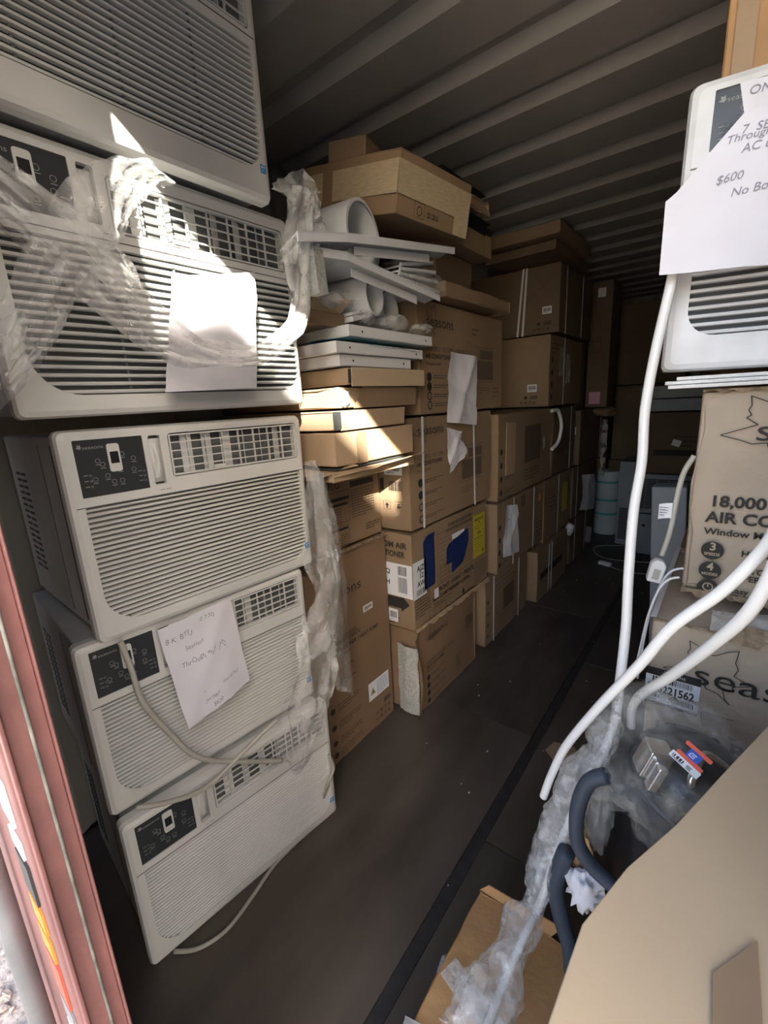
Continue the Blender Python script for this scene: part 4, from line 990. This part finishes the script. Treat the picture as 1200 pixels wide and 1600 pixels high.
# big carton whose lid fills the lower right corner
def arc_carton():
    t = thing('large_carton', (1.95, .45, .002), (0, 0, 0), 'large smooth tan carton with a taped lid, right beside the camera', 'box')
    L = [(1.590, .13), (1.586, .22), (1.590, .325), (1.612, .40), (1.645, .478), (1.685, .592), (1.729, .715), (1.792, .885), (2.27, .74), (2.27, .13)]
    if True:
        c0 = V((1.95, .45, 0)); mb = MB(); mb.prism([V((x, y, .002)) - c0 for x, y in L], V((0, 0, .94))); mb.build('box_body', 'board_tan', t, recalc=True, bevel=.004)
        lid = [V((x, y, .9425)) - c0 for x, y in L]; mb = MB(); mb.prism(lid, V((0, 0, .006))); mb.build('lid', 'board_tan', t, recalc=True, bevel=.0015)
        z = .9488
        a = [at(*p, 'z', z + .002) for p in ((1113, 1524), (1183, 1472), (1192, 1618), (1112, 1640))]
        mb = MB(); mb.prism([p - c0 for p in a], V((0, 0, .0006))); mb.build('tape', 'kraft_tape', t, recalc=True)
    return t


arc_carton()
# white hoses and the plug
cord('long white hose hanging from the scuffed air conditioner into the bubble wrap', P2([], 'y', .86) + [at(a, b, 'y', y) for a, b, y in ((1062, 380, 1.02), (1047, 450, 1.01), (1024, 550, .99), (1008, 640, .97), (1003, 720, .95), (990, 800, .92), (982, 900, .89), (978, 980, .87), (968, 1070, .84), (962, 1120, .82), (958, 1158, .80))], .0088, name='white_hose', cat='hose', group='white hoses on the right')
cord('white hose ending in mid-air above the floor, uppermost of the two slanting ones', [at(1225, 800, 'y', .62), at(1200, 850, 'y', .64), at(1130, 922, 'y', .66), at(1050, 980, 'y', .68), at(1000, 1038, 'y', .70), at(935, 1105, 'y', .73), at(885, 1165, 'y', .75), at(862, 1210, 'y', .76), at(849, 1245, 'y', .76)], .0078, name='white_hose', cat='hose', group='white hoses on the right')
cord('white hose bending down behind the bagged compressor, lower of the two slanting ones', [at(1225, 850, 'y', .60), at(1200, 908, 'y', .62), at(1165, 962, 'y', .64), at(1110, 1010, 'y', .68), at(1050, 1055, 'y', .74), at(1005, 1083, 'y', .80), at(988, 1105, 'y', .84), at(986, 1135, 'y', .86)], .0080, name='white_hose', cat='hose', group='white hoses on the right')
pc = thing('power_plug', at(1026, 890, 'y', 1.0), (0, 0, 0), 'pale safety plug hanging on its cord beside the battered tan box', 'plug')
o0 = at(1026, 890, 'y', 1.0)
cord(None, [p - o0 for p in P2([(1085, 712), (1068, 740), (1056, 785), (1047, 830), (1034, 868)], 'y', 1.0)], .0048, 'cord_beige', parent=pc)
mb = MB(); mx = Matrix.Rotation(.18, 4, 'Y') @ Matrix.Rotation(.25, 4, 'Z'); mb.prism([mx @ V(p) for p in ((-.013, -.009, -.026), (.013, -.009, -.026), (.014, -.009, .012), (.007, -.009, .022), (-.007, -.009, .022), (-.014, -.009, .012))], mx.to_3x3() @ V((0, .02, 0))); mb.build('plug_body', 'cord_white', pc, recalc=True, bevel=.003)
mb = MB(); mb.prism([mx @ V(p) for p in ((-.006, -.0098, -.018), (.006, -.0098, -.018), (.006, -.0098, .004), (-.006, -.0098, .004))], mx.to_3x3() @ V((0, .001, 0))); mb.build('plug_button', 'cord_beige', pc, recalc=True)
a = at(1050, 800, 'y', .995) - o0
mb = MB(); mb.grid(lambda u, v: a + V((-.022 + .022 * u, -.002 + .004 * math.sin(u * 3), -.016 + .030 * v + .004 * u)), 4, 4); tg = mb.build('cord_tag', 'sticker_white', pc)
Ink((a + V((-.020, -.004, -.010)), V((1, 0, 0)), V((0, 0, 1)), V((0, -1, 0)), .02, .03), .001).lines(0, .018, .014, 4, .005, .0012).build(parent=tg)
# strap loops on the lower tan box
for k, (a_, lab) in enumerate((((0, 0), 'thin white strap loop on the corner of the worn tan box, higher one'), ((-6, 14), 'thin white strap loop on the corner of the worn tan box, lower one'))):
    dx, dy = a_
    cord(lab, P2([(1068 + dx, 888 + dy), (1050 + dx, 892 + dy), (1034 + dx, 910 + dy), (1018 + dx, 950 + dy), (1006 + dx, 1000 + dy), (996 + dx, 1060)], 'y', 1.0 if k == 0 else .95), .0022, 'strap_white', 40, 'loose_strap', 'strap')
# compressor in its bag, standing on the black bin
bin_ = thing('black_bin', (1.605, .825, .002), (0, 0, 0), 'tall black plastic bin with the bagged compressor on it', 'bin')
mb = MB(); mb.tube([(0, 0, 0), (0, 0, .02), (0, 0, .66), (0, 0, .69)], lambda t: .068 + .014 * t, 32, cap=True); mb.build('bin_body', 'black_plastic', bin_, smooth=False, bevel=.002)
mb = MB(); mb.tube([(0, 0, .672), (0, 0, .69)], .088, 32); mb.build('bin_rim', 'black_plastic', bin_, bevel=.003)
comp = thing('compressor', (1.632, .775, .697), (.15, .25, .5), 'dark refrigeration compressor inside a clear bag, on the black bin', 'compressor')
mb = MB(); mb.tube([(0, 0, 0), (0, 0, .008), (0, 0, .03), (0, 0, .09), (0, 0, .12), (0, 0, .135), (0, 0, .140)], lambda t: [.060, .078, .088, .088, .074, .045, .0][min(6, int(round(t * 6)))] + .0005, 36, cap=False); mb.build('shell', 'compressor', comp, smooth=True)
mb = MB(); mb.tube([(0, 0, .055), (0, 0, .062)], .0915, 36); mb.build('weld_band', 'compressor', comp, smooth=True)
mb = MB(); mb.box((-.105, -.040, .095), (-.068, -.005, .150)); mb.box((-.096, -.058, .09), (-.080, -.040, .140)); mb.build('terminal_cover', 'steel', comp, bevel=.004)
cord(None, [(-.03, -.05, .11), (-.06, -.07, .15), (-.03, -.03, .165), (.02, -.02, .14)], .006, 'steel', 24, 'copper_pipe', parent=comp)
n_ = V((-.02, -.55, .83)).normalized(); r_ = V((.84, -.38, -.32)); r_ = (r_ - n_ * r_.dot(n_)).normalized(); u_ = n_.cross(r_)
def badge(px, py, yv, w, h, material, name, lift=0.0, parent=None, rnd=.3, o=None):
    o = (at(px, py, 'y', yv) if o is None else o) + n_ * lift
    w *= .72; h *= .72
    mb = MB(); mb.prism([o + r_ * a + u_ * b for a, b in rrect(-w / 2, -h / 2, w / 2, h / 2, *[min(w, h) * rnd] * 4, 3)], n_ * .0008); ob = mb.build(name, material, parent, recalc=True)
    return ob, (o + n_ * .0008 - r_ * w / 2 - u_ * h / 2, r_, u_, n_, w, h)
lab = thing('compressor_label', (0, 0, 0), (0, 0, 0), 'red white and blue maker badge on the bagged compressor', 'label')
bo = at(1084, 1183, 'y', .665); bk_ = .60
badge(0, 0, 0, .050, .008, 'red_print', 'red_band', 0, lab, .3, bo + u_ * .0102); badge(0, 0, 0, .050, .008, 'red_print', 'red_band', 0, lab, .3, bo - u_ * .0084)
_, fr = badge(0, 0, 0, .024, .019, 'blue_print', 'blue_badge', 0, lab, .15, bo + u_ * .001)
Ink(fr, .0004).loop([(.0114, .0084), (.0048, .0084), (.0036, .006), (.0036, .003), (.0108, .003)], .0013, False).line((.006, .0057), (.0108, .0057), .0012).build(parent=lab.children[-1] if False else bpy.data.objects[lab.children[-1].name], material='sticker_white')
_, fr = badge(0, 0, 0, .056, .014, 'sticker_white', 'barcode_label', 0, lab, .12, bo - u_ * .0165 - r_ * .001)
Ink(fr, .0004).bars(.003, .0026, .017, .0046, 3).rect(.004, .0012, .014, .0008).rect(.023, .0056, .007, .001).rect(.023, .0036, .006, .001).rect(.024, .0016, .006, .001).build(parent=bpy.data.objects[[x.name for x in lab.children if x.name.startswith('barcode_label')][0]])
lump('clear plastic bag knotted around the compressor', (1.622, .772, .790), (.112, .120, .100), 'bag_film', 'plastic_bag', 21, .34, 90, 60, tip=(-.04, -.02, .03), freq=3.4)
# grey hose loops and litter beside the bin
cord('dark grey curved hose loop beside the bin, higher one', P2([(948, 1212), (920, 1222), (903, 1262), (902, 1312), (922, 1350), (955, 1382), (1000, 1420)], 'y', .665), .0125, 'blue_grey_hose', name='rubber_hose', cat='hose')
cord('dark grey curved hose standing below the bubble wrap, lower one', P2([(885, 1330), (868, 1380), (876, 1430), (890, 1480), (896, 1540)], 'y', .70), .016, 'blue_grey_hose', name='rubber_hose', cat='hose')
lump('crumpled white paper with blue print beside the big carton', at(915, 1385, 'y', .70), (.030, .03, .038), 'paper', 'crumpled_paper', 5, .7, 22, 16, 'paper', freq=3)
lump('scrap of brown card in the dark gap beside the bin', at(905, 1330, 'y', .74), (.02, .03, .04), 'wood_card', 'card_scrap', 6, .6, 14, 10, 'cardboard scrap')
lump('crinkled clear film stuffed between hose loop and bin', at(935, 1280, 'y', .73), (.02, .03, .06), 'thin_film', 'plastic_film', 9, .5, 20, 16, 'plastic wrap')
# bubble wrapped pipe
bp = [at(964, 1118, 'y', .80), at(948, 1165, 'y', .79), at(925, 1205, 'y', .77), at(895, 1270, 'y', .75), at(872, 1330, 'y', .73), at(853, 1385, 'y', .70), at(838, 1425, 'y', .68), at(815, 1470, 'y', .62), at(790, 1530, 'y', .56), at(762, 1600, 'y', .49), at(745, 1650, 'y', .45)]
t = thing('wrapped_pipe', (0, 0, 0), (0, 0, 0), 'white pipe wrapped in clear bubble wrap, leaning down to the floor carton', 'pipe')
mb = MB(); mb.tube(spline(bp, 40), .0075, 12); mb.build('pipe', 'cord_white', t, smooth=True)
nS, nR = 120, 40; sp = spline(bp, nS); mb = MB()
def Rr(t_):
    ks = [(0, .012), (.05, .030), (.10, .026), (.14, .022), (.22, .033), (.33, .036), (.45, .038), (.54, .024), (.60, .020), (.66, .036), (.74, .030), (.85, .044), (1, .05)]
    for (a, x), (b, y) in zip(ks, ks[1:]):
        if t_ <= b: return x + (y - x) * (t_ - a) / (b - a)
    return .05
vs = []; n0 = V((1, 0, 0))
for q in range(nS + 1):
    tn = (sp[min(q + 1, nS)] - sp[max(q - 1, 0)]).normalized(); n0 = (n0 - tn * n0.dot(tn)).normalized(); b0 = tn.cross(n0)
    for j in range(nR):
        a = 2 * math.pi * j / nR; d = n0 * math.cos(a) + b0 * math.sin(a); w = Rr(q / nS) * (1 + .35 * nz((d.x * 1.6, d.y * 1.6, q * .09)) + .22 * nz((d.x * 4, d.z * 4, q * .3)) + .06 * math.sin(j * 2.2) * math.sin(q * 1.1))
        vs.append(sp[q] + d * w - n0 * Rr(q / nS) * .35)
mb.add(vs, [(q * nR + j, q * nR + (j + 1) % nR, (q + 1) * nR + (j + 1) % nR, (q + 1) * nR + j) for q in range(nS) for j in range(nR)])
mb.build('bubble_wrap', 'bubble_film', t, smooth=True)
# carton on the floor in front
c = Carton('orange brown carton on the floor with crossed clear tape, under the wrapped pipe', 1.275, 1.500, .33, .775, .002, .245, rot=(0, 0, .0), m='wood_card', seed=71, dent=.012, r=.006, seg=.05)
for k, (u, v, w, h, r) in enumerate(((.0, .10, .215, .045, .25), (.01, .24, .21, .045, -.3))): c.patch('top', u, v, w, h, 'clear_film', 'tape', rot=r)
flap(c.root, [(-.112, .2225, .235), (.06, .2225, .238), (.08, .2265, .275), (-.09, .2265, .262)], (0, -.003, 0), 'wood_card')
film(None, [(V((-.122, -.22, .20)), V((-.04, -.22, .252))), (V((-.127, -.05, .18)), V((-.03, -.05, .258))), (V((-.122, .08, .20)), V((-.05, .05, .255)))], 'clear_wrapping', 'clear_film', .008, 10, 30, 6, .01, parent=c.root)
# floor litter
mb = MB(); mb.prism([at(a, b, 'z', .004) for a, b in ((852, 1172), (866, 1160), (898, 1168), (905, 1185), (880, 1205), (872, 1198))], V((0, 0, .003)))
tag(mb.build('card_scrap', 'kraft_light', recalc=True), 'torn scrap of pale card lying flat on the floor by the wrapped pipe', 'cardboard scrap')
rg = random.Random(8); mb = MB()
for k in range(46):
    x, y = rg.uniform(.75, 1.35), rg.uniform(.8, 4.6); q = rg.uniform(.0015, .006); mb.box((x, y, .0005), (x + q, y + q * rg.uniform(.5, 2), .002))
tag(mb.build('floor_debris', 'sticker_white'), 'tiny white specks of litter scattered on the dark floor', 'litter', kind='stuff')
cord('thin cord lying in a wide loop on the floor at the far end', [f(1060, 880), f(1000, 878), f(945, 872), f(928, 860), f(935, 853), f(975, 852), f(1000, 850)], .004, 'cord_beige')
t = thing('cord_connector', f(945, 883), (0, 0, 0), 'small white connector on a cord, lying on the floor at the far end', 'plug'); o0 = f(945, 883)
mb = MB(); mb.box((-.05, -.02, 0), (.05, .02, .03), Matrix.Rotation(-.3, 4, 'Z')); mb.build('plug_body', 'cord_white', t, bevel=.006)
cord(None, [p - o0 for p in (f(955, 886), f(980, 894), f(1010, 897), f(1040, 905))], .004, 'cord_beige', 24, parent=t)

# ================================================================ far end
def roll():
    t = thing('foam_roll', (.715, 4.86, .002), (0, 0, 0), 'white roll bound with teal tape, standing on the floor at the far end', 'roll')
    mb = MB(); mb.tube([(0, 0, 0), (0, 0, .005), (0, 0, .63), (0, 0, .64)], .115, 32); mb.build('roll_body', 'roll_white', t, bevel=.004)
    for z in (.20, .34, .52): mb = MB(); mb.tube([(0, 0, z), (0, 0, z + .025)], .1165, 32, cap=False); mb.build('tape_band', 'teal_tape', t, smooth=True)
roll()
def condenser(label, loc, rot, w, h, d, grilles, holes=()):
    t = thing('air_conditioner', loc, rot, label, 'air conditioner'); mb = MB(); mb.box((0, 0, 0), (w, d, h)); mb.build('metal_case', 'grey_unit', t, bevel=.006)
    for (u, v, a, b) in grilles:
        mb = MB(); mb.box((u, -.002, v), (u + a, .001, v + b)); g = mb.build('coil_grille', 'slat_dark', t)
        mb = MB(); k = max(3, int(b / .014))
        for q in range(k): mb.box((u, -.0035, v + b * q / k), (u + a, -.002, v + b * q / k + .0025))
        for q in range(1, int(a / .09) + 1): mb.box((u + a * q / (int(a / .09) + 1), -.004, v), (u + a * q / (int(a / .09) + 1) + .004, -.002, v + b))
        tag(mb.build('grille_fins', 'grey_unit', g), kind='stuff')
    for (u, v, r) in holes: i = Ink((V((0, 0, 0)), V((1, 0, 0)), V((0, 0, 1)), V((0, -1, 0)), 1, 1), .002); i.disc(u, v, r); i.build('port_hole', 'display_dark', t)
    return t
condenser('grey air conditioner casing with a tall dark grille, beside the white roll', (.868, 4.50, .002), (0, 0, .0), .12, .78, .40, [(.02, .05, .07, .30)])
condenser('grey air conditioner back showing coil grilles, on the floor at the far end', (1.00, 4.30, .002), (0, 0, -.04), .46, .36, .35, [(.20, .05, .22, .22)], [(.035, .22, .035), (.12, .26, .012), (.05, .07, .012)])
condenser('grey air conditioner lying on another at the far end, coil side out', (1.00, 4.32, .366), (0, 0, .0), .47, .34, .34, [(.03, .04, .40, .26)])
c = Carton('dark printed carton on the far grey air conditioners', 1.06, 1.52, 4.34, 4.74, .712, 1.215, m='kraft_dark', seed=81)
i = c.ink('front'); i.rect(.08, .15, .4, .05); i.lines(.22, .30, .2, 3, .035, .008); i.build(parent=c.root); p, _ = c.patch('front', .20, .24, .06, .05, 'sticker_white', rot=-.3)
condenser('flat grey unit with ribs on top of the far dark carton', (1.00, 4.40, 1.22), (0, 0, 0), .60, .10, .35, [])
condenser('second flat grey unit, above the ribbed one near the far wall', (1.00, 4.42, 1.325), (0, 0, 0), .60, .10, .35, [])
for k, (x0, x1, y0, y1, z0, z1) in enumerate(((.06, .62, 4.95, 5.6, .002, .75), (.06, .62, 4.95, 5.6, .755, 2.1), (.66, 1.30, 5.05, 5.7, .002, .72), (.68, 1.32, 5.05, 5.7, .725, 1.45), (.66, 1.25, 5.1, 5.7, 1.455, 2.2), (1.36, 1.95, 5.0, 5.7, .002, 1.1), (1.36, 1.98, 5.0, 5.7, 1.105, 2.15))):  # added cartons, coloured dark so the far end falls towards black
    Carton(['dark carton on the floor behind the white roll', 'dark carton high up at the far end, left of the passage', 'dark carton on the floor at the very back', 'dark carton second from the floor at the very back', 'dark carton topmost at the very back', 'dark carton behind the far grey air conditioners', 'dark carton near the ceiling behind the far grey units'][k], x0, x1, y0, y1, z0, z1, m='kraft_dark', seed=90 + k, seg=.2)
lump('torn brown card and paper heaped beneath the tall upright carton', (.74, 4.35, 1.235), (.10, .12, .035), 'kraft', 'torn_cardboard', 3, .7, 26, 16, 'cardboard scrap')
c = Carton('dark wrapped carton under the torn card, beside the white roll', 0.30, .585, 4.64, 4.9, .002, 1.20, m='kraft_dark', seed=99)
film('strip of shiny wrap hanging above the white roll', [(at(940, 655, 'y', 4.6), at(950, 655, 'y', 4.6)), (at(938, 700, 'y', 4.6), at(948, 700, 'y', 4.6)), (at(936, 740, 'y', 4.6), at(944, 745, 'y', 4.6))], amp=.03, nu=8, nv=24, seed=5)
# right row behind the near stack
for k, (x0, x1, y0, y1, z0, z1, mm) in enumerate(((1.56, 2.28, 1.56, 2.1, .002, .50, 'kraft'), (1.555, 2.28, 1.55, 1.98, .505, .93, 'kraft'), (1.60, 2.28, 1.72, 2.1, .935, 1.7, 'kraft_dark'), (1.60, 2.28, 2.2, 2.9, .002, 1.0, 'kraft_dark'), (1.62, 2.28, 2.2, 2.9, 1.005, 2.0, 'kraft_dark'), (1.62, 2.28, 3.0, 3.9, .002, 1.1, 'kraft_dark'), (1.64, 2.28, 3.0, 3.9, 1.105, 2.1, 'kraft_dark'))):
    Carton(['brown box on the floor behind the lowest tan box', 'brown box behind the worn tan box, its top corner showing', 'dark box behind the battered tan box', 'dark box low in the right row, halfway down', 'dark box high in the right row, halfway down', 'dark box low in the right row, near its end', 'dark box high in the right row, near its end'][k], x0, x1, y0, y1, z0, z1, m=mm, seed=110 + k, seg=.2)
condenser('blue grey panel unit standing just behind the hanging plug', (1.475, 2.05, .002), (0, -.06, 0), .12, 1.02, .10, [])
# unseen double stack of containers, added outside to keep the low sun off the doorway
oc = thing('sun_block_containers', (8.74, -4.6, -.19), (0, 0, 0), 'unseen double stacked freight containers, added outside to block the low sun', 'container')
for k in range(2):
    mb = MB(); pr = corr('x', -3.0, 3.0, .28, .05, .3, .2); z0, z1 = k * 2.6, k * 2.6 + 2.58
    for (a, da), (b, db) in zip(pr, pr[1:]):
        if b > a: mb.add([(a, 1.25 - da, z0), (b, 1.25 - db, z0), (b, 1.25 - db, z1), (a, 1.25 - da, z1)], [(0, 1, 2, 3)])
    mb.box((-3, -1.25, z0), (3, 1.18, z1)); mb.build('sun_block_side', 'container_paint', oc)
    mb = MB()
    for z in (z0, z1 - .1): mb.box((-3.02, 1.18, z), (3.02, 1.27, z + .1))
    mb.build('sun_block_rail', 'door_red', oc)

ct = thing('sun_block_crates', (5.30, -3.85, -.19), (0, 0, 0), 'unseen narrow tower of tan crates, added outside to shape the sunlight', 'crate')  # added out of view to step the lower edge of the sun patch
for k in range(4):
    mb = MB(); z = k * 1.255; mb.box((-.42, -.45, z), (.42, .46, z + 1.255)); mb.build('sun_block_crate', 'kraft_light', ct)
    for q in range(6):
        mb = MB(); mb.box((-.42, .46, z + .04 + q * .2), (.42, .485, z + .2 + q * .2)); mb.build('sun_block_slat', 'kraft', ct)
